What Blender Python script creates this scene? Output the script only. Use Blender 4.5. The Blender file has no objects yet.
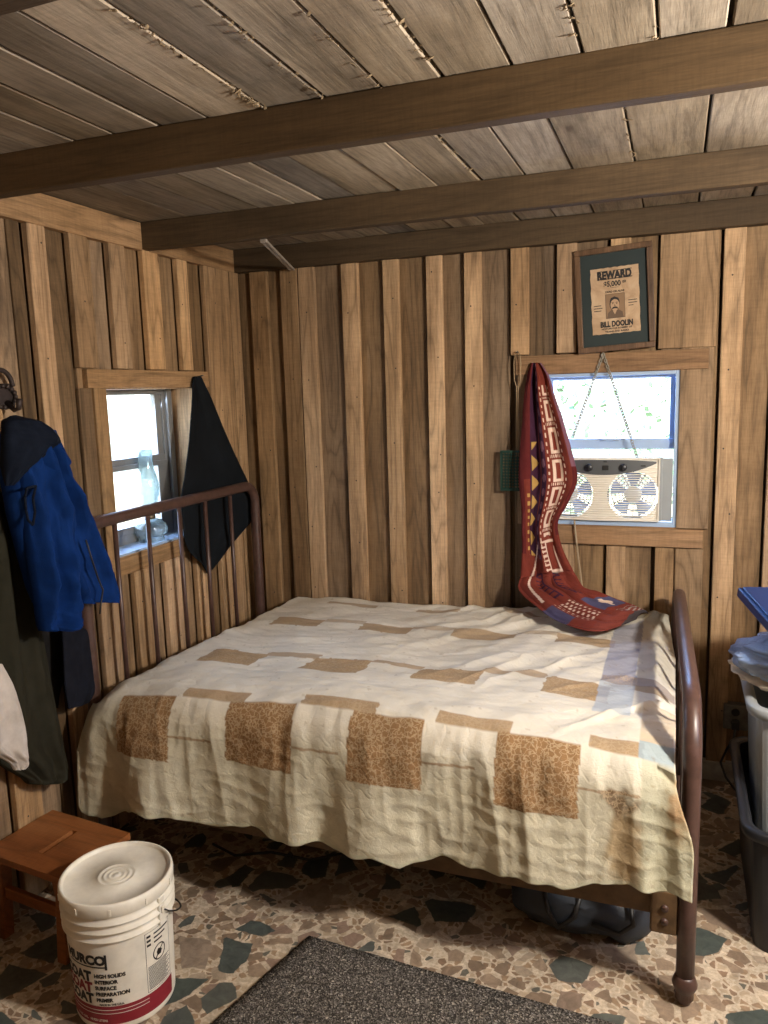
import bpy, bmesh, math, random
from mathutils import Vector, Matrix, noise

random.seed(7)
PI = math.pi
SC = bpy.context.scene
COL = SC.collection

# ------------------------------------------------------------------ camera
F_PX, EYE = 780.0, 1.70
YAW, PITCH, ROLL = math.radians(-20.62), math.radians(8.809), math.radians(1.675)
fwd = Vector((math.sin(YAW) * math.cos(PITCH), math.cos(YAW) * math.cos(PITCH), -math.sin(PITCH)))
rgt = Vector((math.cos(YAW), -math.sin(YAW), 0))
dwn = fwd.cross(rgt)
r2 = math.cos(ROLL) * rgt + math.sin(ROLL) * dwn
d2 = -math.sin(ROLL) * rgt + math.cos(ROLL) * dwn
cam_data = bpy.data.cameras.new('camera')
cam = bpy.data.objects.new('camera', cam_data)
COL.objects.link(cam)
m = Matrix((r2, -d2, -fwd)).transposed().to_4x4()
m.translation = Vector((0, 0, EYE))
cam.matrix_world = m
cam_data.sensor_width = 36.0
cam_data.lens = F_PX / 1024.0 * 36.0
cam_data.clip_start = 0.05
SC.camera = cam

# ------------------------------------------------------------------ view, world, light
SC.view_settings.view_transform = 'Standard'
SC.view_settings.look = 'None'
SC.view_settings.exposure = 0.0
SC.view_settings.gamma = 1.0
SC.view_settings.use_curve_mapping = False
try:
    SC.cycles.use_denoising = True
    SC.cycles.denoiser = 'OPENIMAGEDENOISE'
    SC.cycles.max_bounces = 8
    SC.cycles.transparent_max_bounces = 12
    SC.cycles.sample_clamp_indirect = 6.0
except Exception:
    pass

world = bpy.data.worlds.new('sky')
SC.world = world
world.use_nodes = True
wn = world.node_tree
wn.nodes.clear()
w_out = wn.nodes.new('ShaderNodeOutputWorld')
w_bg = wn.nodes.new('ShaderNodeBackground')
w_sky = wn.nodes.new('ShaderNodeTexSky')
w_sky.sky_type = 'NISHITA'
w_sky.sun_disc = False
w_sky.sun_elevation = math.radians(55)
w_sky.sun_rotation = math.radians(150)
w_sky.air_density = 1.0
w_sky.dust_density = 2.0
w_bg.inputs['Strength'].default_value = 2.6
wn.links.new(w_sky.outputs['Color'], w_bg.inputs['Color'])
wn.links.new(w_bg.outputs['Background'], w_out.inputs['Surface'])

def add_light(name, kind, loc, energy, color, size=None, size_y=None, target=None, angle=None, spread=None):
    L = bpy.data.lights.new(name, kind)
    L.energy = energy
    L.color = color
    if kind == 'AREA':
        L.shape = 'RECTANGLE'
        L.size = size
        L.size_y = size_y
        if spread: L.spread = spread
    if angle is not None: L.angle = angle
    o = bpy.data.objects.new(name, L)
    COL.objects.link(o)
    o.location = loc
    if target is not None:
        o.rotation_euler = (Vector(target) - Vector(loc)).to_track_quat('-Z', 'Y').to_euler()
    return o

# sun outside (falls on the garden behind the house; roof and walls keep it out of the room)
add_light('sun', 'SUN', (2, -3, 8), 30.0, (1.0, 0.95, 0.86), angle=0.01, target=(0.5, 4.6, 0))
# bare bulb hanging under the ceiling to the right of the camera, outside the picture
bulb = bpy.data.lights.new('ceiling_bulb', 'POINT')
bulb.energy, bulb.color, bulb.shadow_soft_size = 250.0, (1.0, 0.915, 0.80), 0.08
bulb_o = bpy.data.objects.new('ceiling_bulb', bulb)
COL.objects.link(bulb_o)
bulb_o.location = (1.08, 1.40, 2.02)
# skylight through the two small windows
add_light('back_window_daylight', 'AREA', (-0.27, 3.66, 1.60), 13.0, (0.30, 0.52, 1.0), 0.5, 0.3, target=(-0.05, 2.3, 0.7))
add_light('side_window_daylight', 'AREA', (-2.26, 2.72, 1.42), 9.0, (0.60, 0.76, 1.0), 0.5, 0.6, target=(-1.0, 2.6, 1.0))

# ------------------------------------------------------------------ measured rays (photo pixel -> point in the room)
def ray(x, y):
    return r2 * ((x - 384) / F_PX) + d2 * ((y - 512) / F_PX) + fwd
def on_y(x, y, Y):
    d = ray(x, y); t = Y / d.y
    return Vector((d.x * t, Y, EYE + d.z * t))
def on_x(x, y, X):
    d = ray(x, y); t = X / d.x
    return Vector((X, d.y * t, EYE + d.z * t))
def on_z(x, y, z):
    d = ray(x, y); t = (z - EYE) / d.z
    return Vector((d.x * t, d.y * t, z))

# ------------------------------------------------------------------ node helpers
class NT:
    def __init__(s, name):
        s.m = bpy.data.materials.new(name)
        s.m.use_nodes = True
        s.t = s.m.node_tree
        s.t.nodes.clear()
        s.out = s.t.nodes.new('ShaderNodeOutputMaterial')
        s.b = s.t.nodes.new('ShaderNodeBsdfPrincipled')
        s.t.links.new(s.b.outputs[0], s.out.inputs['Surface'])
    def n(s, kind, **kw):
        nd = s.t.nodes.new(kind)
        for k, v in kw.items():
            if k.startswith('i_'):
                nd.inputs[k[2:].replace('_', ' ')].default_value = v
            else:
                setattr(nd, k, v)
        return nd
    def l(s, a, b):
        s.t.links.new(a, b)
    def put(s, v, sock):
        if isinstance(v, (int, float)): sock.default_value = v
        elif isinstance(v, tuple): sock.default_value = v if len(v) == len(sock.default_value) else (*v, 1.0)
        else: s.l(v, sock)
    def math(s, op, a, b=0.0, clamp=False):
        nd = s.n('ShaderNodeMath', operation=op, use_clamp=clamp)
        s.put(a, nd.inputs[0]); s.put(b, nd.inputs[1])
        return nd.outputs[0]
    def mix(s, fac, a, b, mode='MIX'):
        nd = s.n('ShaderNodeMix', data_type='RGBA', blend_type=mode)
        s.put(fac, nd.inputs[0]); s.put(a, nd.inputs[6]); s.put(b, nd.inputs[7])
        return nd.outputs[2]
    def ramp(s, fac, stops, interp='LINEAR'):
        nd = s.n('ShaderNodeValToRGB')
        nd.color_ramp.interpolation = interp
        e = nd.color_ramp.elements
        while len(e) < len(stops): e.new(0.5)
        for el, (p, c) in zip(e, stops):
            el.position = p
            el.color = (c, c, c, 1) if isinstance(c, (int, float)) else (*c[:3], 1)
        s.put(fac, nd.inputs[0])
        return nd.outputs[0]
    def coords(s, scale=(1, 1, 1), kind='Object', add=None):
        v = s.n('ShaderNodeTexCoord').outputs[kind]
        if add is not None:
            a = s.n('ShaderNodeVectorMath', operation='ADD')
            s.l(v, a.inputs[0]); s.l(add, a.inputs[1]); v = a.outputs[0]
        mp = s.n('ShaderNodeMapping')
        mp.inputs['Scale'].default_value = scale
        s.l(v, mp.inputs['Vector'])
        return mp.outputs[0]
    def noise(s, vec, scale, detail=4.0, rough=0.55, dist=0.0):
        nd = s.n('ShaderNodeTexNoise')
        nd.inputs['Scale'].default_value = scale
        nd.inputs['Detail'].default_value = detail
        nd.inputs['Roughness'].default_value = rough
        nd.inputs['Distortion'].default_value = dist
        if vec is not None: s.l(vec, nd.inputs['Vector'])
        return nd.outputs['Fac']
    def bump(s, h, strength=0.3, dist=0.01, prev=None):
        nd = s.n('ShaderNodeBump')
        nd.inputs['Strength'].default_value = strength
        nd.inputs['Distance'].default_value = dist
        s.l(h, nd.inputs['Height'])
        if prev is not None: s.l(prev, nd.inputs['Normal'])
        s.l(nd.outputs[0], s.b.inputs['Normal'])
        return nd.outputs[0]
    def base(s, c): s.put(c, s.b.inputs['Base Color'])
    def set(s, **kw):
        for k, v in kw.items(): s.put(v, s.b.inputs[k.replace('_', ' ')])
        return s.m

def plain(name, col, rough=0.5, metal=0.0, vary=0.12, vscale=9.0, bump=0.0, bscale=60.0, spec=0.5):
    t = NT(name)
    c = t.coords()
    n = t.noise(c, vscale, 5.0, 0.6)
    f = t.ramp(n, [(0.3, 1.0 - vary), (0.7, 1.0 + vary * 0.4)])
    t.base(t.mix(1.0, col, f, 'MULTIPLY'))
    if bump:
        t.bump(t.noise(c, bscale, 4.0, 0.6), bump, 0.004)
    return t.set(Roughness=rough, Metallic=metal, Specular_IOR_Level=spec)

def wood(name, axis, dark, mid, light, rough=0.7, grain=1.0, stain=0.35, stain_col=(0.05, 0.032, 0.02), knots=0.6, fibre=1.0, saw=0.55):
    """Boards along one axis; the 'brd' attribute gives every board its own seed and tone."""
    t = NT(name)
    at = t.n('ShaderNodeAttribute', attribute_name='brd')
    sep = t.n('ShaderNodeSeparateColor')
    t.l(at.outputs['Color'], sep.inputs[0])
    cmb = t.n('ShaderNodeCombineXYZ')
    for k, f in enumerate((61.0, 37.0, 83.0)):
        t.l(t.math('MULTIPLY', sep.outputs[0], f), cmb.inputs[k])
    def st(k, across=1.0):
        s = [across] * 3; s[axis] = k
        return t.coords(tuple(s), add=cmb.outputs[0])
    blot = t.noise(st(0.30), 3.6, 5.0, 0.6, 0.3)
    col = t.ramp(blot, [(0.30, dark), (0.5, mid), (0.72, light)])
    # growth-ring lines
    flow = t.noise(st(0.10), 6.0, 2.0, 0.45, 0.15)
    ring = t.math('PINGPONG', t.math('MULTIPLY', flow, 26.0), 1.0)
    ring = t.ramp(ring, [(0.0, 1.0 - 0.34 * grain), (0.22, 1.0 - 0.08 * grain), (0.6, 1.05)])
    col = t.mix(0.9, col, ring, 'MULTIPLY')
    g2 = t.ramp(t.noise(st(0.045), 48.0, 5.0, 0.7), [(0.36, 1.0 - 0.30 * fibre), (0.50, 1.0), (0.68, 1.0 + 0.10 * fibre)])
    col = t.mix(0.9, col, g2, 'MULTIPLY')
    fib = t.noise(st(0.06), 260.0, 3.0, 0.7)
    fb = t.ramp(fib, [(0.34, 1.0 - 0.22 * fibre), (0.6, 1.04)])
    col = t.mix(0.9, col, fb, 'MULTIPLY')
    if saw:
        sw = t.noise(st(1.0, 0.10), 130.0, 3.0, 0.6)
        col = t.mix(0.9, col, t.ramp(sw, [(0.35, 1.0 - 0.14 * saw), (0.6, 1.03)]), 'MULTIPLY')
    # dark streaks
    sn = t.ramp(t.noise(st(0.10), 9.0, 7.0, 0.70, 0.5), [(0.57, 0.0), (0.66, 0.75), (0.75, 1.0)])
    col = t.mix(t.math('MULTIPLY', sn, stain), col, stain_col)
    wob = t.n('ShaderNodeTexNoise'); wob.inputs['Scale'].default_value = 14.0
    t.l(st(0.6), wob.inputs['Vector'])
    kv = t.n('ShaderNodeVectorMath', operation='MULTIPLY_ADD')
    t.l(wob.outputs['Color'], kv.inputs[0]); kv.inputs[1].default_value = (0.03, 0.03, 0.03); t.l(st(0.45), kv.inputs[2])
    vor = t.n('ShaderNodeTexVoronoi', feature='F1')
    t.l(kv.outputs[0], vor.inputs['Vector']); vor.inputs['Scale'].default_value = 4.4
    kn = t.ramp(vor.outputs['Distance'], [(0.045, 1.0), (0.065, 0.35), (0.14, 0.0)])
    vs = t.n('ShaderNodeSeparateColor'); t.l(vor.outputs['Color'], vs.inputs[0])
    kn = t.math('MULTIPLY', kn, t.math('GREATER_THAN', vs.outputs[0], 0.78))
    col = t.mix(t.math('MULTIPLY', kn, knots), col, (0.045, 0.025, 0.014))
    tone = t.math('MULTIPLY', sep.outputs[1], 2.0)
    tc = t.n('ShaderNodeCombineColor')
    t.l(tone, tc.inputs[0])
    t.l(t.math('MULTIPLY', tone, t.math('ADD', 0.95, t.math('MULTIPLY', sep.outputs[2], 0.1))), tc.inputs[1])
    t.l(t.math('MULTIPLY', tone, t.math('ADD', 0.84, t.math('MULTIPLY', sep.outputs[2], 0.32))), tc.inputs[2])
    col = t.mix(1.0, col, tc.outputs[0], 'MULTIPLY')
    t.base(col)
    h = t.math('ADD', t.math('MULTIPLY', fib, 0.5), t.math('ADD', g2, t.math('MULTIPLY', blot, 0.8)))
    t.bump(h, 0.35, 0.003)
    return t.set(Roughness=rough, Specular_IOR_Level=0.22)

# ------------------------------------------------------------------ mesh helpers
class MB:
    def __init__(s):
        s.v = []; s.f = []; s.at = []; s.mi = []; s.sm = []
        s.col = None
    def add(s, vs, fs, tone=0.5, seed=None, hue=None, mat=0, smooth=False):
        o = len(s.v)
        sd = random.random() if seed is None else seed
        hu = random.random() if hue is None else hue
        s.v += [tuple(p) for p in vs]
        for f in fs:
            s.f.append([i + o for i in f]); s.at.append((sd, tone, hu)); s.mi.append(mat); s.sm.append(smooth)
    def box(s, lo, hi, tone=0.5, seed=None, hue=None, mat=0, M=None):
        x0, y0, z0 = lo; x1, y1, z1 = hi
        p = [(x0, y0, z0), (x1, y0, z0), (x1, y1, z0), (x0, y1, z0), (x0, y0, z1), (x1, y0, z1), (x1, y1, z1), (x0, y1, z1)]
        if M is not None: p = [tuple(M @ Vector(q)) for q in p]
        s.add(p, [(0, 3, 2, 1), (4, 5, 6, 7), (0, 1, 5, 4), (1, 2, 6, 5), (2, 3, 7, 6), (3, 0, 4, 7)], tone, seed, hue, mat)
    def tube(s, pts, r, seg=10, mat=0, closed=False, caps=True):
        pts = [Vector(p) for p in pts]
        n = len(pts)
        rad = r if isinstance(r, (list, tuple)) else [r] * n
        rings = []
        up = None
        for i, p in enumerate(pts):
            a = pts[i - 1] if (i > 0 or closed) else p
            b = pts[(i + 1) % n] if (i < n - 1 or closed) else p
            d = (b - a).normalized()
            if up is None:
                up = Vector((0, 0, 1)) if abs(d.z) < 0.9 else Vector((1, 0, 0))
            x = d.cross(up)
            if x.length < 1e-6: x = d.orthogonal()
            x.normalize(); up = x.cross(d).normalized()
            rings.append([p + x * math.cos(2 * PI * k / seg) * rad[i] + up * math.sin(2 * PI * k / seg) * rad[i] for k in range(seg)])
        vs = [q for rg in rings for q in rg]
        fs = []
        for i in range(n if closed else n - 1):
            j = (i + 1) % n
            for k in range(seg):
                k2 = (k + 1) % seg
                fs.append((i * seg + k, i * seg + k2, j * seg + k2, j * seg + k))
        if caps and not closed:
            fs.append(tuple(range(seg))[::-1]); fs.append(tuple((n - 1) * seg + k for k in range(seg)))
        s.add(vs, fs, mat=mat, smooth=True)
    def lathe(s, prof, c=(0, 0, 0), seg=48, mat=0, smooth=True, cap0=True, cap1=True):
        vs = []; fs = []
        for (r, z) in prof:
            for k in range(seg):
                a = 2 * PI * k / seg
                vs.append((c[0] + r * math.cos(a), c[1] + r * math.sin(a), c[2] + z))
        for i in range(len(prof) - 1):
            for k in range(seg):
                k2 = (k + 1) % seg
                fs.append((i * seg + k, i * seg + k2, (i + 1) * seg + k2, (i + 1) * seg + k))
        if cap0: fs.append(tuple(range(seg))[::-1])
        if cap1: fs.append(tuple((len(prof) - 1) * seg + k for k in range(seg)))
        s.add(vs, fs, mat=mat, smooth=smooth)
    def grid(s, fn, nu, nv, mat=0, smooth=True, colfn=None):
        vs = [fn(i / (nu - 1), j / (nv - 1)) for j in range(nv) for i in range(nu)]
        fs = [(j * nu + i, j * nu + i + 1, (j + 1) * nu + i + 1, (j + 1) * nu + i) for j in range(nv - 1) for i in range(nu - 1)]
        s.add(vs, fs, mat=mat, smooth=smooth)
        if colfn:
            s.col = [colfn(i / (nu - 1), j / (nv - 1)) for j in range(nv) for i in range(nu)]
    def prism(s, poly, h, M=None, mat=0, tone=0.5):
        """poly in the xy plane, from z=0 to z=h"""
        n = len(poly)
        vs = [Vector((x, y, 0)) for x, y in poly] + [Vector((x, y, h)) for x, y in poly]
        if M is not None: vs = [M @ v for v in vs]
        fs = [tuple(range(n))[::-1], tuple(range(n, 2 * n))]
        fs += [(i, (i + 1) % n, n + (i + 1) % n, n + i) for i in range(n)]
        s.add(vs, fs, tone=tone, mat=mat)
    def build(s, name, mats, parent=None, bevel=0.0, subsurf=0, solid=0.0, segs=2, offset=-1.0):
        me = bpy.data.meshes.new(name)
        me.from_pydata(s.v, [], s.f)
        if not isinstance(mats, (list, tuple)): mats = [mats]
        for mt in mats: me.materials.append(mt)
        me.polygons.foreach_set('material_index', s.mi)
        me.polygons.foreach_set('use_smooth', s.sm)
        ca = me.color_attributes.new('brd', 'FLOAT_COLOR', 'CORNER')
        buf = []
        for p, a in zip(me.polygons, s.at):
            buf += [a[0], a[1], a[2], 1.0] * p.loop_total
        ca.data.foreach_set('color', buf)
        if s.col:
            cc = me.color_attributes.new('dye', 'FLOAT_COLOR', 'POINT')
            cc.data.foreach_set('color', [x for c in s.col for x in (*c, 1.0)])
        me.update()
        o = bpy.data.objects.new(name, me)
        COL.objects.link(o)
        if parent is not None: o.parent = parent
        if bevel:
            md = o.modifiers.new('bevel', 'BEVEL'); md.width = bevel; md.segments = segs; md.limit_method = 'ANGLE'
        if solid:
            md = o.modifiers.new('solid', 'SOLIDIFY'); md.thickness = solid; md.offset = offset
        if subsurf:
            md = o.modifiers.new('sub', 'SUBSURF'); md.levels = subsurf; md.render_levels = subsurf
        return o

def tag(o, label=None, cat=None, group=None, kind=None):
    if label: o['label'] = label
    if cat: o['category'] = cat
    if group: o['group'] = group
    if kind: o['kind'] = kind
    return o
def empty(name, label=None, cat=None, group=None, kind=None):
    o = bpy.data.objects.new(name, None)
    COL.objects.link(o)
    o.empty_display_size = 0.1
    return tag(o, label, cat, group, kind)
def seat(root, pt):
    """Move a thing's Empty to its base, keeping the parts (built in room coordinates) where they are."""
    root.location = pt
    for ch in root.children:
        ch.location = ch.location - Vector(pt)
    return root
def fbm(x, y, z=0.0, o=4):
    return noise.fractal(Vector((x, y, z)), 1.0, 2.0, o)
def lerp(a, b, t): return a + (b - a) * t
def sstep(a, b, x):
    t = max(0.0, min(1.0, (x - a) / (b - a))); return t * t * (3 - 2 * t)
def table(pts, x):
    if x <= pts[0][0]: return pts[0][1]
    for (a, va), (b, vb) in zip(pts, pts[1:]):
        if x <= b:
            t = (x - a) / (b - a); return va + (vb - va) * t
    return pts[-1][1]
def arc(c, r, a0, a1, n, plane='yz', x=0.0):
    out = []
    for i in range(n + 1):
        a = a0 + (a1 - a0) * i / n
        u, v = c[0] + r * math.cos(a), c[1] + r * math.sin(a)
        out.append((x, u, v))
    return out

_fonts = {}
def text_geo(s, size, bold=0.0, sx=1.0, align='LEFT'):
    """Letter outlines as (verts, faces) lying in the xy plane."""
    cu = bpy.data.curves.new('lettering', 'FONT')
    cu.body = s; cu.size = size; cu.offset = bold; cu.align_x = align; cu.resolution_u = 3
    ob = bpy.data.objects.new('lettering', cu)
    COL.objects.link(ob)
    dg = bpy.context.evaluated_depsgraph_get()
    me = bpy.data.meshes.new_from_object(ob.evaluated_get(dg))
    vs = [(v.co.x * sx, v.co.y) for v in me.vertices]
    fs = [tuple(p.vertices) for p in me.polygons]
    bpy.data.objects.remove(ob); bpy.data.curves.remove(cu); bpy.data.meshes.remove(me)
    return vs, fs

# ------------------------------------------------------------------ materials
M = {}
M['board'] = wood('wall_board_pine', 2, (0.165, 0.102, 0.054), (0.262, 0.169, 0.094), (0.365, 0.246, 0.144), knots=1.0, stain=0.65)
M['ceil'] = wood('weathered_ceiling_board', 1, (0.185, 0.145, 0.102), (0.315, 0.256, 0.188), (0.47, 0.40, 0.315), grain=0.55, stain=0.6, stain_col=(0.10, 0.082, 0.062), fibre=0.95, rough=0.8, saw=0.5)
M['beam'] = wood('dark_beam_wood', 0, (0.052, 0.034, 0.018), (0.078, 0.050, 0.026), (0.11, 0.072, 0.038), grain=0.4, stain=0.5, stain_col=(0.025, 0.017, 0.01), fibre=0.7)
M['trim_h'] = wood('window_trim_wood_x', 0, (0.20, 0.112, 0.055), (0.29, 0.17, 0.088), (0.36, 0.22, 0.12), grain=0.6, stain=0.25, knots=0.7)
M['trim_y'] = wood('window_trim_wood_y', 1, (0.20, 0.118, 0.060), (0.29, 0.18, 0.095), (0.36, 0.23, 0.13), grain=0.6, stain=0.25, knots=0.7)
M['stool'] = wood('orange_pine', 0, (0.19, 0.062, 0.020), (0.27, 0.098, 0.032), (0.35, 0.14, 0.050), grain=0.7, stain=0.12, rough=0.42, knots=0.2, fibre=0.5)
M['frame_wood'] = wood('picture_frame_wood', 2, (0.075, 0.042, 0.024), (0.125, 0.072, 0.042), (0.175, 0.105, 0.062), grain=0.6, stain=0.2, rough=0.45)
M['tube'] = plain('brown_enamel_tube', (0.082, 0.043, 0.034), 0.38, 0.0, 0.35, 30.0, 0.05, 200.0)
M['angle'] = plain('rusty_angle_iron', (0.16, 0.095, 0.045), 0.6, 0.3, 0.4, 25.0, 0.1, 90.0)
M['ticking'] = plain('mattress_ticking', (0.5, 0.45, 0.36), 0.9)
M['white_vinyl'] = plain('skylight_tinted_white_vinyl', (0.34, 0.45, 0.62), 0.4, 0, 0.06)  # white vinyl with blue skylight mixed into its colour
M['alum'] = plain('grey_aluminium', (0.30, 0.31, 0.32), 0.45, 0.5, 0.15)
M['black_iron'] = plain('dark_cast_iron', (0.045, 0.032, 0.030), 0.55, 0.4, 0.3, 40.0, 0.2, 120.0)
M['chain'] = plain('dull_chain_metal', (0.30, 0.275, 0.22), 0.5, 0.2, 0.2)
M['beige'] = plain('beige_fan_plastic', (0.74, 0.69, 0.60), 0.5, 0, 0.06, 14.0)
M['blade'] = plain('skylight_tinted_fan_blade_plastic', (0.17, 0.26, 0.44), 0.4, 0, 0.1)  # blue of the sky worked into the blade colour
M['grey_plastic'] = plain('dark_grey_plastic', (0.075, 0.08, 0.085), 0.45, 0, 0.1)
M['bucket'] = plain('white_bucket_plastic', (0.80, 0.765, 0.67), 0.42, 0, 0.16, 16.0, 0.03, 60.0)
M['ink_black'] = plain('black_print', (0.012, 0.011, 0.011), 0.5, 0, 0.05)
M['ink_red'] = plain('red_print', (0.24, 0.014, 0.026), 0.5, 0, 0.1)
M['ink_white'] = plain('white_print', (0.72, 0.68, 0.6), 0.5, 0, 0.05)
M['wire'] = plain('black_bail_wire', (0.03, 0.03, 0.03), 0.4, 0.7, 0.1)
M['mat_board'] = plain('dark_green_mat_board', (0.017, 0.027, 0.027), 0.8, 0, 0.1)
M['tote_black'] = plain('black_tote_plastic', (0.012, 0.013, 0.017), 0.42, 0, 0.1)
M['tote_grey'] = plain('grey_tote_plastic', (0.30, 0.32, 0.33), 0.4, 0, 0.06)
M['lid_blue'] = plain('blue_plastic', (0.006, 0.034, 0.145), 0.35, 0, 0.1)
M['black_bag'] = plain('black_nylon', (0.026, 0.033, 0.046), 0.55, 0, 0.3, 12.0, 0.2, 60.0)
M['jacket_navy'] = plain('navy_hood_cloth', (0.006, 0.009, 0.018), 0.85, 0, 0.2, 25.0, 0.15, 300.0, 0.08)
M['jacket_blue'] = plain('royal_blue_fleece', (0.004, 0.024, 0.120), 0.9, 0, 0.3, 14.0, 0.2, 350.0, 0.08)
M['coat'] = plain('olive_coat_cloth', (0.026, 0.024, 0.016), 0.9, 0, 0.25, 20.0, 0.2, 250.0, 0.08)
M['jeans'] = plain('dark_denim', (0.010, 0.011, 0.017), 0.9, 0, 0.3, 30.0, 0.3, 400.0, 0.08)
M['grey_cloth'] = plain('dark_grey_cloth', (0.014, 0.013, 0.013), 0.9, 0, 0.25, 20.0, 0.2, 250.0, 0.08)
M['white_cloth'] = plain('dusty_white_cloth', (0.50, 0.45, 0.41), 0.9, 0, 0.2, 20.0, 0.2, 250.0, 0.2)
M['black_cloth'] = plain('black_felt', (0.007, 0.009, 0.012), 0.85, 0, 0.3, 8.0, 0.12, 300.0, 0.12)
M['green_plastic'] = plain('dark_green_plastic', (0.006, 0.036, 0.024), 0.5, 0, 0.1)
M['wire_tan'] = plain('twisted_wire', (0.26, 0.18, 0.10), 0.45, 0.6, 0.2)
M['cord_tan'] = plain('tan_cord', (0.32, 0.24, 0.15), 0.6, 0, 0.1)
M['cord_dark'] = plain('dark_cord', (0.03, 0.03, 0.03), 0.6, 0, 0.1)
M['outlet'] = plain('dusty_metal_box', (0.16, 0.15, 0.13), 0.6, 0.3, 0.3, 40.0)
M['dusty_white'] = plain('dusty_white_paint', (0.42, 0.40, 0.36), 0.8, 0, 0.5, 14.0, 0.4, 40.0)
M['brass'] = plain('tarnished_brass', (0.16, 0.13, 0.09), 0.45, 0.8, 0.3)
M['nail'] = plain('steel_nail', (0.2, 0.2, 0.2), 0.4, 0.9, 0.1)
M['silver_wood'] = plain('silvered_stick', (0.36, 0.31, 0.26), 0.6, 0.0, 0.3, 30.0)
M['leaf_green'] = plain('garden_leaf', (0.10, 0.19, 0.10), 0.7, 0, 0.5, 6.0)
M['ground'] = plain('garden_ground', (0.30, 0.27, 0.17), 0.9, 0, 0.4, 2.0)

def glass_mat(name, tint, rough=0.0, alpha=0.12):
    t = NT(name)
    t.t.nodes.remove(t.b)
    tr = t.n('ShaderNodeBsdfTransparent'); tr.inputs[0].default_value = (*tint, 1)
    gl = t.n('ShaderNodeBsdfGlossy'); gl.inputs['Roughness'].default_value = rough
    lw = t.n('ShaderNodeLayerWeight'); lw.inputs[0].default_value = 0.25
    f = t.math('MINIMUM', t.math('ADD', t.math('MULTIPLY', lw.outputs['Facing'], 0.5), alpha), 0.9)
    mx = t.n('ShaderNodeMixShader')
    t.l(f, mx.inputs[0]); t.l(tr.outputs[0], mx.inputs[1]); t.l(gl.outputs[0], mx.inputs[2])
    t.l(mx.outputs[0], t.out.inputs['Surface'])
    return t.m
M['pane'] = glass_mat('window_pane_glass', (0.96, 0.98, 1.0), 0.02, 0.03)
def frosted(name):
    t = NT(name)
    t.t.nodes.remove(t.b)
    tr = t.n('ShaderNodeBsdfTransparent'); tr.inputs[0].default_value = (0.90, 0.95, 0.95, 1)
    tl_ = t.n('ShaderNodeBsdfTranslucent'); tl_.inputs[0].default_value = (0.42, 0.48, 0.47, 1)
    gl = t.n('ShaderNodeBsdfGlossy'); gl.inputs['Roughness'].default_value = 0.06
    lw = t.n('ShaderNodeLayerWeight'); lw.inputs[0].default_value = 0.35
    m1 = t.n('ShaderNodeMixShader'); t.l(t.math('ADD', t.math('MULTIPLY', lw.outputs['Facing'], 0.5), 0.22), m1.inputs[0]); t.l(tr.outputs[0], m1.inputs[1]); t.l(tl_.outputs[0], m1.inputs[2])
    m2 = t.n('ShaderNodeMixShader'); t.l(t.math('ADD', t.math('MULTIPLY', lw.outputs['Fresnel'], 0.5), 0.06), m2.inputs[0]); t.l(m1.outputs[0], m2.inputs[1]); t.l(gl.outputs[0], m2.inputs[2])
    t.l(m2.outputs[0], t.out.inputs['Surface'])
    return t.m
M['lamp_glass'] = frosted('dusty_oil_lamp_glass')

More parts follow.
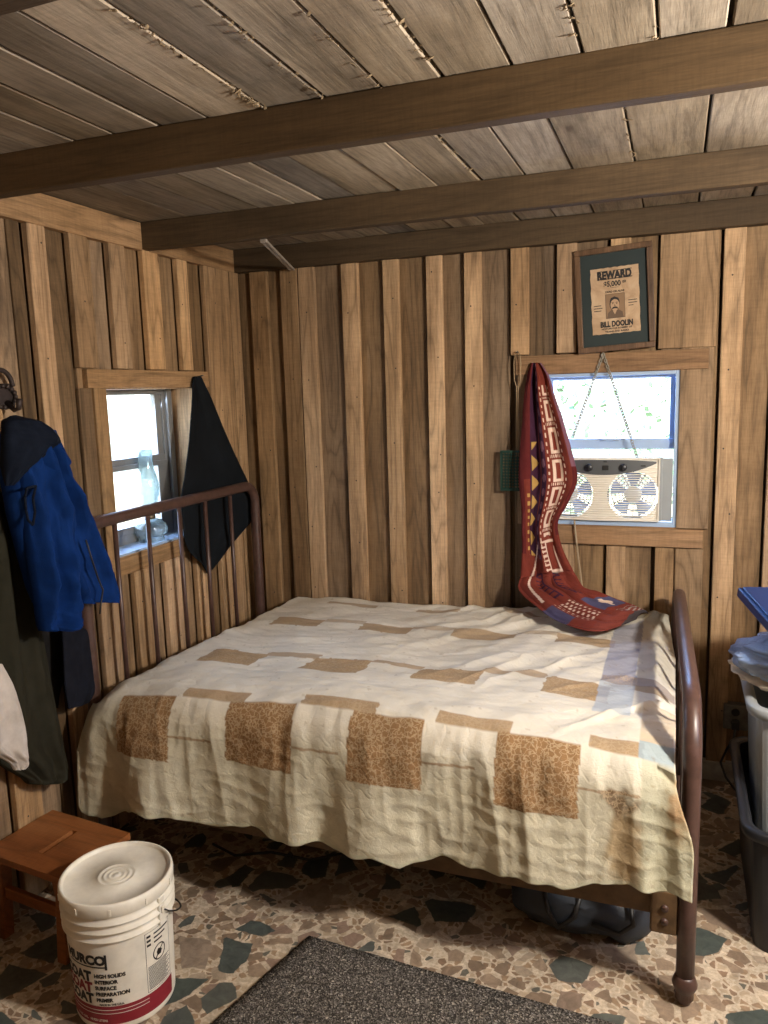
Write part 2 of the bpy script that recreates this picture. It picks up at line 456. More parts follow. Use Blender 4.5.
def floor_mat():
    t = NT('stone_mosaic_vinyl')
    c0 = t.coords((1, 1, 1))
    wn_ = t.n('ShaderNodeTexNoise'); wn_.inputs['Scale'].default_value = 10.0; wn_.inputs['Detail'].default_value = 4.0
    t.l(c0, wn_.inputs['Vector'])
    ad = t.n('ShaderNodeVectorMath', operation='MULTIPLY_ADD')
    t.l(wn_.outputs['Color'], ad.inputs[0]); ad.inputs[1].default_value = (0.05, 0.05, 0.0); t.l(c0, ad.inputs[2])
    fl = t.n('ShaderNodeVectorMath', operation='MULTIPLY'); t.l(ad.outputs[0], fl.inputs[0]); fl.inputs[1].default_value = (1, 1, 0)
    def layer(scale, off, edge):
        v0 = t.n('ShaderNodeVectorMath', operation='ADD'); t.l(fl.outputs[0], v0.inputs[0]); v0.inputs[1].default_value = (off, off * 1.7, 0)
        a = t.n('ShaderNodeTexVoronoi', feature='F1', voronoi_dimensions='2D'); a.inputs['Scale'].default_value = scale; t.l(v0.outputs[0], a.inputs['Vector'])
        b = t.n('ShaderNodeTexVoronoi', feature='DISTANCE_TO_EDGE', voronoi_dimensions='2D'); b.inputs['Scale'].default_value = scale; t.l(v0.outputs[0], b.inputs['Vector'])
        s_ = t.n('ShaderNodeSeparateColor'); t.l(a.outputs['Color'], s_.inputs[0])
        stone = t.ramp(b.outputs['Distance'], [(edge, 0.0), (edge + 0.02, 1.0)])
        return s_, stone
    big, sb = layer(7.8, 3.1, 0.14)
    med, sm_ = layer(16.5, 5.3, 0.15)
    small, ss = layer(42.0, 9.7, 0.13)
    bc = t.ramp(big.outputs[0], [(0.0, (0.072, 0.088, 0.080)), (0.22, (0.105, 0.112, 0.100)), (0.46, (0.25, 0.185, 0.14)), (0.60, (0.19, 0.14, 0.105)), (0.72, (0.33, 0.26, 0.20)), (0.82, (0.085, 0.10, 0.094))], 'CONSTANT')
    mc = t.ramp(med.outputs[0], [(0.0, (0.33, 0.245, 0.175)), (0.3, (0.24, 0.175, 0.125)), (0.55, (0.40, 0.32, 0.24)), (0.78, (0.30, 0.21, 0.16)), (0.90, (0.12, 0.13, 0.12))], 'CONSTANT')
    scol = t.ramp(small.outputs[1], [(0.0, (0.36, 0.25, 0.16)), (0.35, (0.48, 0.38, 0.27)), (0.6, (0.27, 0.18, 0.12)), (0.88, (0.15, 0.14, 0.115))], 'CONSTANT')
    mort = t.ramp(t.noise(c0, 85.0, 4.0, 0.65), [(0.32, (0.46, 0.37, 0.27)), (0.68, (0.72, 0.62, 0.49))])
    under = t.mix(t.math('MULTIPLY', ss, t.math('GREATER_THAN', small.outputs[0], 0.35)), mort, scol)
    keepm = t.math('MULTIPLY', sm_, t.math('GREATER_THAN', med.outputs[2], 0.30))
    under = t.mix(keepm, under, mc)
    keep = t.math('MULTIPLY', sb, t.math('GREATER_THAN', big.outputs[2], 0.46))
    bvar = t.ramp(t.noise(c0, 26.0, 6.0, 0.7, 0.8), [(0.3, 0.60), (0.7, 1.25)])
    col = t.mix(keep, under, bc)
    col = t.mix(0.9, col, bvar, 'MULTIPLY')
    dirt = t.ramp(t.noise(c0, 3.4, 5.0, 0.6), [(0.35, 0.78), (0.65, 1.0)])
    t.base(t.mix(1.0, col, dirt, 'MULTIPLY'))
    t.bump(t.math('ADD', keep, t.math('MULTIPLY', ss, 0.4)), 0.12, 0.002)
    return t.set(Roughness=0.45, Specular_IOR_Level=0.35)
M['floor'] = floor_mat()

def rug_mat():
    t = NT('speckled_grey_carpet')
    c = t.coords()
    v = t.n('ShaderNodeTexVoronoi', feature='F1'); v.inputs['Scale'].default_value = 260.0; t.l(c, v.inputs['Vector'])
    s_ = t.n('ShaderNodeSeparateColor'); t.l(v.outputs['Color'], s_.inputs[0])
    col = t.ramp(s_.outputs[0], [(0.0, (0.055, 0.050, 0.046)), (0.40, (0.13, 0.118, 0.106)), (0.75, (0.23, 0.21, 0.19)), (0.93, (0.40, 0.37, 0.33))], 'CONSTANT')
    crumbs = t.n('ShaderNodeTexVoronoi', feature='F1'); crumbs.inputs['Scale'].default_value = 23.0; t.l(c, crumbs.inputs['Vector'])
    col = t.mix(t.math('LESS_THAN', crumbs.outputs['Distance'], 0.09), col, (0.5, 0.45, 0.38))
    t.base(col)
    t.bump(v.outputs['Distance'], 0.9, 0.006)
    return t.set(Roughness=0.95, Specular_IOR_Level=0.1)
M['rug'] = rug_mat()

def dyed(name, rough=0.9, weave=500.0, quilt=False, var=0.15):
    t = NT(name)
    a = t.n('ShaderNodeAttribute', attribute_name='dye')
    sp = t.n('ShaderNodeSeparateColor'); t.l(a.outputs['Color'], sp.inputs[0])
    c = t.coords()
    col = a.outputs['Color']
    if quilt:
        # printed sprig pattern only where the cloth is brown (blue channel well below red)
        brown = t.math('MULTIPLY', t.math('SUBTRACT', 0.60, sp.outputs[1]), 2.6, True)
        brown = t.ramp(brown, [(0.72, 0.0), (0.95, 1.0)])
        v = t.n('ShaderNodeTexVoronoi', feature='DISTANCE_TO_EDGE'); v.inputs['Scale'].default_value = 62.0
        nn = t.n('ShaderNodeTexNoise'); nn.inputs['Scale'].default_value = 60.0; t.l(c, nn.inputs['Vector'])
        ad = t.n('ShaderNodeVectorMath', operation='MULTIPLY_ADD'); t.l(nn.outputs['Color'], ad.inputs[0]); ad.inputs[1].default_value = (0.03,) * 3; t.l(c, ad.inputs[2])
        t.l(ad.outputs[0], v.inputs['Vector'])
        sprig = t.ramp(v.outputs['Distance'], [(0.05, 1.0), (0.12, 0.0)])
        col = t.mix(t.math('MULTIPLY', t.math('MULTIPLY', sprig, brown), 0.6), col, (0.52, 0.40, 0.25))
        stain = t.ramp(t.noise(c, 5.0, 6.0, 0.65, 0.6), [(0.42, 1.0), (0.75, 0.80)])
        col = t.mix(1.0, col, stain, 'MULTIPLY')
        # stitched puzzle-shaped quilting lines
        sx_ = t.n('ShaderNodeSeparateXYZ'); t.l(c, sx_.inputs[0])
        hv = t.math('SUBTRACT', sx_.outputs[2], sx_.outputs[1]); hu = sx_.outputs[0]
        def wave(v_, f_, amp_): return t.math('MULTIPLY', t.math('SINE', t.math('MULTIPLY', v_, f_)), amp_)
        wob = t.n('ShaderNodeTexNoise'); wob.inputs['Scale'].default_value = 7.0; t.l(c, wob.inputs['Vector'])
        uu = t.math('ADD', t.math('ADD', hu, wave(hv, 115.0, 0.011)), t.math('MULTIPLY', wob.outputs['Fac'], 0.06))
        vv = t.math('ADD', t.math('ADD', hv, wave(hu, 90.0, 0.011)), t.math('MULTIPLY', wob.outputs['Fac'], 0.06))
        la = t.math('PINGPONG', t.math('MULTIPLY', uu, 14.0), 0.5); lb = t.math('PINGPONG', t.math('MULTIPLY', vv, 18.0), 0.5)
        st_ = t.ramp(t.math('MINIMUM', la, lb), [(0.0, 0.0), (0.09, 0.7), (0.4, 1.0)])
        p = t.bump(st_, 0.22, 0.003)
        t.bump(t.noise(c, 60.0, 5.0, 0.65, 0.6), 0.4, 0.005, p)
    else:
        col = t.mix(1.0, col, t.ramp(t.noise(c, 30.0, 4.0, 0.6), [(0.3, 1.0 - var), (0.7, 1.05)]), 'MULTIPLY')
        t.bump(t.noise(c, weave, 2.0, 0.5), 0.2, 0.002)
    t.base(col)
    return t.set(Roughness=rough, Specular_IOR_Level=0.2)
M['quilt'] = dyed('patchwork_quilt_cotton', quilt=True)
M['scarf'] = dyed('patterned_fleece_cloth')

def paper_mat():
    t = NT('aged_parchment')
    c = t.coords()
    n = t.noise(c, 14.0, 6.0, 0.65, 1.0)
    t.base(t.ramp(n, [(0.25, (0.28, 0.17, 0.095)), (0.5, (0.45, 0.31, 0.19)), (0.75, (0.56, 0.42, 0.28))]))
    return t.set(Roughness=0.9)
M['paper'] = paper_mat()

def plastic_bag_mat():
    t = NT('skylight_tinted_clear_bag')
    c = t.coords()
    tl = t.n('ShaderNodeBsdfTransparent'); tl.inputs[0].default_value = (0.92, 0.94, 0.96, 1)
    t.base((0.42, 0.56, 0.80))  # clear bag; blue reflected light painted into its base colour
    mx = t.n('ShaderNodeMixShader'); mx.inputs[0].default_value = 0.62
    t.l(tl.outputs[0], mx.inputs[1]); t.l(t.b.outputs[0], mx.inputs[2]); t.l(mx.outputs[0], t.out.inputs['Surface'])
    t.bump(t.noise(c, 22.0, 4.0, 0.6, 1.5), 0.8, 0.012)
    return t.set(Roughness=0.18, Specular_IOR_Level=0.8)
M['bag'] = plastic_bag_mat()
M['cream_cloth'] = plain('cream_fabric', (0.62, 0.53, 0.40), 0.85, 0, 0.25, 10.0, 0.4, 40.0)

# ------------------------------------------------------------------ setting
XL, YB, ZC = -2.03, 3.45, 2.387
XR, YF = 1.75, -1.25
T_BOARD = 0.022

o = MB(); o.box((XL - 0.3, YF - 0.3, -0.08), (XR + 0.3, YB + 0.2, 0.0)); tag(o.build('floor', M['floor']), 'stone mosaic vinyl floor', kind='structure')

def board_rects(u0, u1, z0, z1, hole):
    """Split a board around a window opening (hu0,hu1,hz0,hz1)."""
    if hole is None or u1 <= hole[0] or u0 >= hole[1]: return [(u0, u1, z0, z1)]
    out = []
    if u0 < hole[0]: out.append((u0, hole[0], z0, z1))
    if u1 > hole[1]: out.append((hole[1], u1, z0, z1))
    a, b = max(u0, hole[0]), min(u1, hole[1])
    if z0 < hole[2]: out.append((a, b, z0, hole[2]))
    if z1 > hole[3]: out.append((a, b, hole[3], z1))
    return out

# back wall: boards with narrower battens nailed over the seams
HB = (-0.545, 0.012, 1.095, 1.753)
b = MB()
for r in board_rects(XL - 0.16, XR + 0.16, -0.05, ZC + 0.10, HB):
    b.box((r[0], YB + 0.034, r[2]), (r[1], YB + 0.15, r[3]), 0.17)
batt = [(-1.955, -1.862, .54), (-1.79, -1.70, .46), (-1.695, -1.612, .66), (-1.473, -1.390, .80), (-1.268, -1.192, .66), (-1.062, -0.988, .86), (-0.888, -0.812, .86),
        (-0.683, -0.605, .82), (-0.487, -0.405, .74), (-0.270, -0.190, .74), (0.158, 0.236, .74), (0.345, 0.43, .6), (0.58, 0.66, .6), (0.8, .88, .6), (1.03, 1.1, .6), (1.28, 1.36, .6)]
wide = (-0.078, 0.140, .56)
edges = sorted([q_[0] for q_ in batt] + [-0.078])
tones = [0.36, 0.36, 0.34, 0.42, 0.40, 0.44, 0.42, 0.40, 0.27, 0.42, 0.40, 0.38, 0.46, 0.54, 0.46, .48, .44, .46, .4]
ends = [(XL, edges[0])] + list(zip(edges, edges[1:])) + [(edges[-1], XR)]
for i, (a, c) in enumerate(ends):
    for r in board_rects(a + (0.012 if i else 0), c - 0.009, 0.0, ZC, HB):
        if r[1] - r[0] > .004: b.box((r[0], YB + 0.012, r[2]), (r[1], YB + 0.034, r[3]), tones[i], seed=0.11 * i + 0.03)
batt = [(a_, c_, t_ * 1.10) for a_, c_, t_ in batt]
for i, (a, c, tn) in enumerate(batt):
    z0, z1 = 0.02, 2.30
    if -0.66 < a < 0.012 or -0.66 < c < 0.012:
        b.box((a, YB - 0.014, 1.838), (c, YB + 0.012, z1), tn, seed=0.071 * i)
        if a > -0.6: b.box((a, YB - 0.014, z0), (c, YB + 0.012, 1.01), tn, seed=0.071 * i)
    else:
        b.box((a, YB - 0.014, z0), (c, YB + 0.012, z1), tn, seed=0.071 * i)
b.box((-0.078, YB - 0.006, 1.838), (0.140, YB + 0.012, 2.30), 0.56, seed=.91)      # wide board over the seam above the window
b.box((0.010, YB - 0.004, 1.095), (0.135, YB + 0.012, 1.838), 0.55, seed=.37)       # and beside it
b.box((-0.07, YB - 0.008, 0.02), (0.005, YB + 0.012, 1.01), 0.62, seed=.55)
b.box((0.010, YB - 0.002, 0.02), (0.12, YB + 0.012, 1.01), 0.50, seed=.58)
def nail_dot(mb, c, ax, r=0.0035):
    vs = []
    for k in range(8):
        a_ = 2 * PI * k / 8
        vs.append((c[0] + r * math.cos(a_), c[1], c[2] + r * math.sin(a_)) if ax == 1 else (c[0], c[1] + r * math.cos(a_), c[2] + r * math.sin(a_)))
    mb.add(vs, [tuple(range(8)) if ax == 1 else tuple(range(8))], mat=1)
for (a, c, tn) in batt:
    z = random.uniform(.3, .5)
    while z < 2.28:
        zz, xx = z + random.uniform(-.08, .08), lerp(a, c, random.uniform(.25, .75))
        z += random.uniform(.28, .42)
        if -0.66 < xx < 0.03 and 0.95 < zz < 1.86: continue
        nail_dot(b, (xx, YB - 0.0148, zz), 1)
M['nail_dark'] = plain('dark_nail_head', (0.02, 0.016, 0.013), 0.6)
tag(b.build('wall_back', [M['board'], M['nail_dark']], bevel=0.0025, segs=1), 'back wall of rough boards and battens', kind='structure')

# left wall
HL = (2.430, 3.020, 1.090, 1.742)
b = MB()
for r in board_rects(YF - 0.16, YB + 0.15, -0.05, ZC + 0.10, HL):
    b.box((XL - 0.15, r[0], r[2]), (XL - 0.034, r[1], r[3]), 0.17)
bl = [(k_, k_ + .08, .6) for k_ in (-1.1, -.85, -.6, -.35, -.1, .15, .4, .65, .9, 1.15)] + [(1.44, 1.52, .6), (1.64, 1.72, .62), (1.82, 1.93, .66), (2.105, 2.185, .90), (2.297, 2.39, .58), (2.503, 2.594, .66), (2.705, 2.81, .94), (2.936, 3.010, .86), (3.14, 3.345, .70), (3.36, 3.44, .62)]
edges = [q_[0] for q_ in bl]
ends = [(YF, edges[0])] + list(zip(edges, edges[1:])) + [(edges[-1], YB)]
tl = [.46] * 10 + [.5, .52, .50, .54, .30, .52, .56, .50, .40, .46, .52, .5]
for i, (a, c) in enumerate(ends):
    for r in board_rects(a + (0.012 if i else 0), c - 0.006, 0.0, ZC, HL):
        if r[1] - r[0] > .004: b.box((XL - 0.034, r[0], r[2]), (XL - 0.012, r[1], r[3]), tl[i], seed=0.13 * i + 0.05)
b.box((XL - 0.012, 2.035, 0.0), (XL - 0.002, 2.088, 2.30), 0.24, seed=.77)
bl = [(a_, c_, t_ * 1.12) for a_, c_, t_ in bl]
for i, (a, c, tn) in enumerate(bl):
    z1 = 2.30
    if a > 2.25 and a < 3.1:
        b.box((XL - 0.012, a, 1.815), (XL + 0.014, c, z1), tn, seed=0.091 * i)
        b.box((XL - 0.012, a, 0.02), (XL + 0.014, c, 1.012), tn, seed=0.091 * i)
    else:
        b.box((XL - 0.012, a, 0.02), (XL + 0.014, c, z1), tn, seed=0.091 * i)
for (a, c, tn) in bl:
    z = random.uniform(.3, .5)
    while z < 2.28:
        zz, yy = z + random.uniform(-.08, .08), lerp(a, c, random.uniform(.25, .75))
        z += random.uniform(.28, .42)
        if 2.28 < yy < 3.12 and 0.95 < zz < 1.84: continue
        nail_dot(b, (XL + 0.0148, yy, zz), 0)
tag(b.build('wall_left', [M['board'], M['nail_dark']], bevel=0.0025, segs=1), 'left wall of rough boards and battens', kind='structure')

# unseen walls: the right one has a window opening
def plain_wall_x(name, x, holes_y, tone):
    w = MB(); y = YF
    hy0, hy1, hz0, hz1 = holes_y
    i = 0
    while y < YB:
        y2 = min(y + 0.24, YB)
        for r in board_rects(y + .002, y2 - .002, 0.0, ZC + 0.10, holes_y):
            w.box((x, r[0], r[2]), (x + 0.12, r[1], r[3]), tone + 0.08 * random.random())
        y = y2; i += 1
    return tag(w.build(name, M['board']), 'board wall', kind='structure')
plain_wall_x('wall_right', XR, (1.2, 1.9, 1.4, 2.05), 0.44)
w = MB(); x = XL - 0.15
while x < XR + 0.12:
    x2 = x + 0.24
    for r in board_rects(x + .002, x2 - .002, 0.0, ZC + 0.10, None):
        w.box((r[0], YF - 0.12, r[2]), (r[1], YF, r[3]), 0.42 + 0.08 * random.random())
    x = x2
tag(w.build('wall_front', M['board']), 'board wall', kind='structure')

# ceiling boards run front to back over the beams
b = MB()
b.box((XL - 0.15, YF - 0.12, ZC + 0.03), (XR + 0.12, YB + 0.15, ZC + 0.12), 0.2)
sx1 = [-2.03, -1.80, -1.67, -1.535, -1.405, -1.26, -1.12, -0.96, -0.80, -0.655, -0.51, -0.355, -0.205, -0.055, 0.08, 0.25, 0.42, 0.6, 0.78, 0.97, 1.15, 1.34, 1.55, 1.75]
sx2 = [-2.03, -1.79, -1.63, -1.48, -1.33, -1.22, -1.095, -0.925, -0.785, -0.635, -0.49, -0.335, -0.145, 0.06, 0.25, 0.44, 0.62, 0.8, 0.99, 1.18, 1.36, 1.55, 1.75]
t1 = [.38, .46, .50, .34, .50, .34, .64, .44, .54, .56, .50, .58, .50, .56, .56]
t2 = [.34, .36, .34, .38, .46, .36, .44, .50, .46, .48, .56, .54, .50, .54]
for sx, tt, y0, y1 in ((sx1, t1, YF, 1.82), (sx2, t2, 1.823, YB)):
    for i, (a, c) in enumerate(zip(sx, sx[1:])):
        dz = random.uniform(0, 0.005)
        j = random.uniform(-.004, .004)
        b.box((a + 0.003, y0, ZC + dz), (c - 0.004 + j, y1, ZC + 0.024 + dz), (tt[i] if i < len(tt) else .5) + random.uniform(-.02, .02))
tag(b.build('ceiling', M['ceil'], bevel=0.003, segs=1), 'weathered board ceiling', kind='structure')
# ragged bark left along some board edges
M['bark'] = plain('dry_bark', (0.30, 0.22, 0.13), 0.9, 0, 0.5, 60.0)
bk = MB()
for (xx, ya, yb, dens) in ((-0.96, 1.25, 1.80, 60), (-0.655, 1.3, 1.8, 16), (-0.80, 1.3, 1.8, 26), (-0.51, 1.3, 1.8, 18), (-0.205, 1.3, 1.8, 26), (-0.055, 1.3, 1.8, 16), (-0.145, 1.85, 2.7, 26), (-0.635, 1.85, 2.7, 20)):
    for k in range(dens):
        y = random.uniform(ya, yb); s_ = random.uniform(0.002, 0.0065)
        R_ = Matrix.Translation((xx + random.uniform(-.010, .010), y, ZC - s_ * 0.1)) @ Matrix.Rotation(random.uniform(0, 6), 4, 'Z') @ Matrix.Rotation(random.uniform(-.6, .6), 4, 'X')
        l_ = s_ * random.uniform(.8, 2.2)
        bk.add([tuple(R_ @ Vector(p)) for p in ((-s_ * .5, -l_, 0), (s_ * .3, -l_ * .7, -s_ * .3), (s_ * .6, l_ * .4, -s_ * .2), (0, l_, 0), (-s_ * .6, l_ * .3, -s_ * .35), (0, 0, s_ * .5))], [(0, 1, 5), (1, 2, 5), (2, 3, 5), (3, 4, 5), (4, 0, 5), (0, 4, 3, 2, 1)])
tag(bk.build('ceiling_bark_litter', M['bark']), 'shreds of bark along the ceiling board edges', 'bark', kind='stuff')

def beam(y0, y1, z0, tone, label, xr=XR):
    q = MB()
    n = 24
    vs = []
    for i in range(n + 1):
        x = lerp(XL - 0.01, xr, i / n)
        wz = 0.004 * fbm(x * 2.1, y0 * 3, 1.0)
        wy = 0.004 * fbm(x * 1.7, y0 * 3, 5.0)
        vs += [(x, y0 + wy, z0 + wz), (x, y1 + wy, z0 + wz * .7), (x, y1 + wy, ZC + 0.002), (x, y0 + wy, ZC + 0.002)]
    fs = [(0, 1, 2, 3), (4 * n + 3, 4 * n + 2, 4 * n + 1, 4 * n)]
    for i in range(n):
        for k in range(4):
            k2 = (k + 1) % 4
            fs.append((4 * i + k2, 4 * i + k, 4 * i + 4 + k, 4 * i + 4 + k2))
    q.add(vs, fs, tone)
    tag(q.build('ceiling_beam', M['beam'], bevel=0.004), label, kind='structure')
beam(0.970, 1.018, 2.283, 0.5, 'ceiling beam nearest the front')
beam(1.80, 1.848, 2.283, 0.52, 'near ceiling beam')
beam(2.70, 2.748, 2.284, 0.50, 'second ceiling beam')
beam(3.398, 3.448, 2.284, 0.38, 'ceiling beam against the back wall')
q = MB()
q.box((XL - 0.012, YF, 2.281), (XL + 0.020, 2.70, ZC), 0.62, seed=.2)
q.box((XL - 0.012, 2.75, 2.283), (XL + 0.018, 3.40, ZC), 0.55, seed=.6)
tag(q.build('trim_1', M['trim_y'], bevel=0.002), 'header board along the top of the left wall', kind='structure')
q = MB()
q.box((0.10, YB - 0.022, 0.0), (0.60, YB + 0.012, 0.085)); q.box((0.6, YB - 0.022, 0.0), (XR, YB + 0.012, 0.085))
tag(q.build('baseboard_back', M['dusty_white'], bevel=0.003), 'dusty white baseboard', kind='structure')

# ------------------------------------------------------------------ window in the back wall
win = empty('window_2', 'white vinyl window in the back wall', kind='structure')
q = MB()
q.box((-0.662, YB - 0.014, 1.752), (0.116, YB + 0.012, 1.832), 0.50, seed=.3)
q.build('head_trim', M['trim_h'], win, bevel=0.002)
q = MB(); q.box((-0.60, YB - 0.016, 1.015), (0.117, YB + 0.012, 1.092), 0.50, seed=.7); q.build('sill_trim', M['trim_h'], win, bevel=0.002)
q = MB(); q.box((-0.655, YB - 0.012, 1.095), (-0.548, YB + 0.012, 1.752), 0.5); q.build('side_casing', M['board'], win, bevel=0.002)
q = MB()   # wooden reveal
q.box((-0.545, YB - 0.01, 1.078), (0.012, YB + 0.155, 1.097), 0.5); q.box((-0.545, YB + 0.0, 1.750), (0.012, YB + 0.155, 1.77), 0.5)
q.box((-0.56, YB + 0.0, 1.08), (-0.542, YB + 0.155, 1.77), 0.5); q.box((0.0095, YB + 0.0115, 1.08), (0.028, YB + 0.155, 1.77), 0.5)
q.build('reveal', M['trim_h'], win)
q = MB()
q.box((-0.545, YB + 0.005, 1.095), (-0.528, YB + 0.12, 1.752)); q.box((-0.006, YB + 0.005, 1.095), (0.011, YB + 0.12, 1.752))
q.box((-0.528, YB + 0.005, 1.735), (-0.006, YB + 0.12, 1.752)); q.box((-0.528, YB + 0.005, 1.095), (-0.006, YB + 0.12, 1.118))
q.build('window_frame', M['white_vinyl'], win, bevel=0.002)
q = MB()
yb0, yb1 = YB + 0.055, YB + 0.085
q.box((-0.528, yb0, 1.722), (-0.006, yb1, 1.735)); q.box((-0.528, yb0 - .012, 1.425), (-0.006, yb1, 1.470))
q.box((-0.528, yb0, 1.47), (-0.508, yb1, 1.722)); q.box((-0.026, yb0, 1.47), (-0.006, yb1, 1.722))
q.box((-0.30, yb0 - .03, 1.462), (-0.225, yb0 - .008, 1.472))
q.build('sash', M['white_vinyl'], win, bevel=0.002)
q = MB(); q.box((-0.51, YB + 0.068, 1.465), (-0.024, YB + 0.072, 1.725)); q.build('pane', M['pane'], win)
q = MB(); q.box((-0.51, YB + 0.092, 1.385), (-0.024, YB + 0.096, 1.43)); q.build('lower_pane', M['pane'], win)

# ------------------------------------------------------------------ window in the left wall
win = empty('window_1', 'deep-set window in the left wall', kind='structure')
q = MB(); q.box((XL - 0.012, 2.332, 1.742), (XL + 0.012, 3.128, 1.811), 0.56, seed=.2); q.build('head_trim', M['trim_y'], win, bevel=0.002)
q = MB(); q.box((XL - 0.012, 2.36, 1.012), (XL + 0.010, 3.10, 1.086), 0.5, seed=.5); q.build('sill_trim', M['trim_y'], win, bevel=0.002)
q = MB(); q.box((XL - 0.012, 2.292, 1.086), (XL + 0.002, 2.36, 1.742), 0.40, seed=.8); q.box((XL - 0.012, 2.36, 1.086), (XL + 0.012, 2.428, 1.742), 0.56, seed=.4)
q.build('near_casing', M['board'], win, bevel=0.002)
q = MB(); q.box((XL - 0.012, 3.02, 1.086), (XL + 0.010, 3.10, 1.742), 0.5, seed=.9); q.build('far_casing', M['board'], win, bevel=0.002)
q = MB()
q.box((XL - 0.156, 2.414, 1.08), (XL - .002, 2.434, 1.75), 0.62); q.box((XL - 0.156, 3.014, 1.08), (XL - .002, 3.036, 1.75), 0.85); q.box((XL - 0.156, 2.434, 1.737), (XL - .002, 3.014, 1.756), 0.6)
q.build('reveal', M['board'], win)
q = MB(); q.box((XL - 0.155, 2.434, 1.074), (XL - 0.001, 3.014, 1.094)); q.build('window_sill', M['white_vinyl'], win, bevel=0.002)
X1 = XL - 0.14
q = MB()
q.box((X1 - 0.02, 2.43, 1.09), (X1 + 0.02, 3.02, 1.135)); q.box((X1 - 0.02, 2.43, 1.715), (X1 + 0.02, 3.02, 1.742)); q.box((X1 - 0.02, 2.43, 1.13), (X1 + 0.02, 2.47, 1.72))
q.box((X1 - 0.02, 2.945, 1.13), (X1 + 0.02, 3.02, 1.72)); q.box((X1 + .02, 2.965, 1.09), (X1 + 0.035, 3.0, 1.742))
q.build('window_frame', M['alum'], win, bevel=0.002)
q = MB()
q.box((X1 - 0.012, 2.47, 1.405), (X1 + 0.03, 2.945, 1.425)); q.box((X1 - 0.012, 2.47, 1.425), (X1 + 0.018, 2.945, 1.452))
q.box((X1 - 0.012, 2.905, 1.45), (X1 + 0.012, 2.945, 1.715)); q.box((X1 - 0.005, 2.875, 1.135), (X1 + 0.028, 2.945, 1.41)); q.box((X1 - .005, 2.47, 1.135), (X1 + .028, 2.9, 1.165))
q.build('sash', M['alum'], win, bevel=0.0015)
q = MB(); q.box((X1 - 0.002, 2.47, 1.43), (X1 + 0.002, 2.92, 1.72)); q.build('pane', M['pane'], win)
q = MB(); q.box((X1 + 0.006, 2.47, 1.16), (X1 + 0.010, 2.90, 1.41)); q.build('lower_pane', M['pane'], win)

# ------------------------------------------------------------------ garden outside
q = MB(); q.box((-14, -6, -0.35), (-2.4, 16, -0.3)); q.box((-2.4, 3.8, -0.35), (14, 16, -0.3))
tag(q.build('ground_outside', M['ground']), 'bare ground outside', kind='structure')
def bush(cx, cy, cz, rx, ry, rz, n, sd, label):
    rnd = random.Random(sd); g = MB()
    for k in range(n):
        u = Vector((rnd.gauss(0, 1), rnd.gauss(0, 1), rnd.gauss(0, 1))).normalized() * (rnd.random() ** 0.4)
        c = Vector((cx + u.x * rx, cy + u.y * ry, cz + u.z * rz))
        a = Vector((rnd.gauss(0, 1), rnd.gauss(0, 1), rnd.gauss(0, 1))).normalized(); bb = a.orthogonal().normalized()
        s_ = rnd.uniform(0.04, 0.085)
        g.add([c - a * s_, c + bb * s_ * .45, c + a * s_, c - bb * s_ * .45], [(0, 1, 2, 3)])
    return tag(g.build('garden_bush', M['leaf_green']), label, 'bush')
bush(-0.9, 9.5, 1.3, 3.6, 1.0, 1.5, 1500, 3, 'sunlit leafy bush seen through the small window above the fan')

# ------------------------------------------------------------------ bed
bed = empty('bed', 'old double bed with brown tubular metal head and foot ends', 'bed')
XH = -1.95
hb = empty('headboard'); hb.parent = bed
def loop(y0, y1, ztop, r0, r1, x0, x1):
    pts = [(0, y0, 0.02), (0, y0, 0.3), (0, y0, ztop - r0 - 0.12), (0, y0, ztop - r0)]
    pts += [(0, y0 + r0 - r0 * math.cos(a), ztop - r0 + r0 * math.sin(a)) for a in [PI / 2 * i / 10 for i in range(1, 11)]]
    pts += [(0, lerp(y0 + r0, y1 - r1, i / 4), ztop) for i in range(1, 4)]
    pts += [(0, y1 - r1 + r1 * math.sin(a), ztop - r1 + r1 * math.cos(a)) for a in [PI / 2 * i / 10 for i in range(0, 11)]]
    pts += [(0, y1, ztop - r1 - 0.12), (0, y1, 0.3), (0, y1, 0.02)]
    return [(lerp(x0, x1, (p[1] - y0) / (y1 - y0)), p[1], p[2]) for p in pts]
q = MB(); q.tube(loop(2.145, 3.365, 1.262, 0.07, 0.09, XH, XH), 0.0235, 14); q.build('head_tube', M['tube'], hb)
q = MB(); q.tube([(XH, 2.14, 0.40), (XH, 3.365, 0.40)], 0.014, 10); q.build('crossbar', M['tube'], hb)
for y in (2.33, 2.525, 2.735, 2.93, 3.138):
    q = MB(); q.tube([(XH, y, 0.40), (XH, y, 1.255)], 0.0095, 10); q.build('spindle', M['tube'], hb)
for y in (2.14, 3.365):
    q = MB(); q.lathe([(0.012, 0), (0.02, 0.012), (0.027, 0.04), (0.031, 0.052), (0.027, 0.07), (0.023, 0.078)], (XH, y, 0), 18); q.build('foot_cap', M['tube'], hb)
fb = empty('footboard'); fb.parent = bed
XF0, XF1 = 0.063, 0.027
q = MB(); q.tube(loop(2.08, 3.375, 0.855, 0.16, 0.12, XF0, XF1), 0.0245, 16); q.build('foot_tube', M['tube'], fb)
q = MB(); q.tube([(XF0, 2.08, 0.34), (XF1, 3.375, 0.34)], 0.014, 10); q.build('crossbar', M['tube'], fb)
for t_ in (0.17, 0.33, 0.5, 0.67, 0.83):
    q = MB(); p = (lerp(XF0, XF1, t_), lerp(2.08, 3.375, t_)); q.tube([(*p, 0.34), (*p, 0.85)], 0.0095, 10); q.build('spindle', M['tube'], fb)
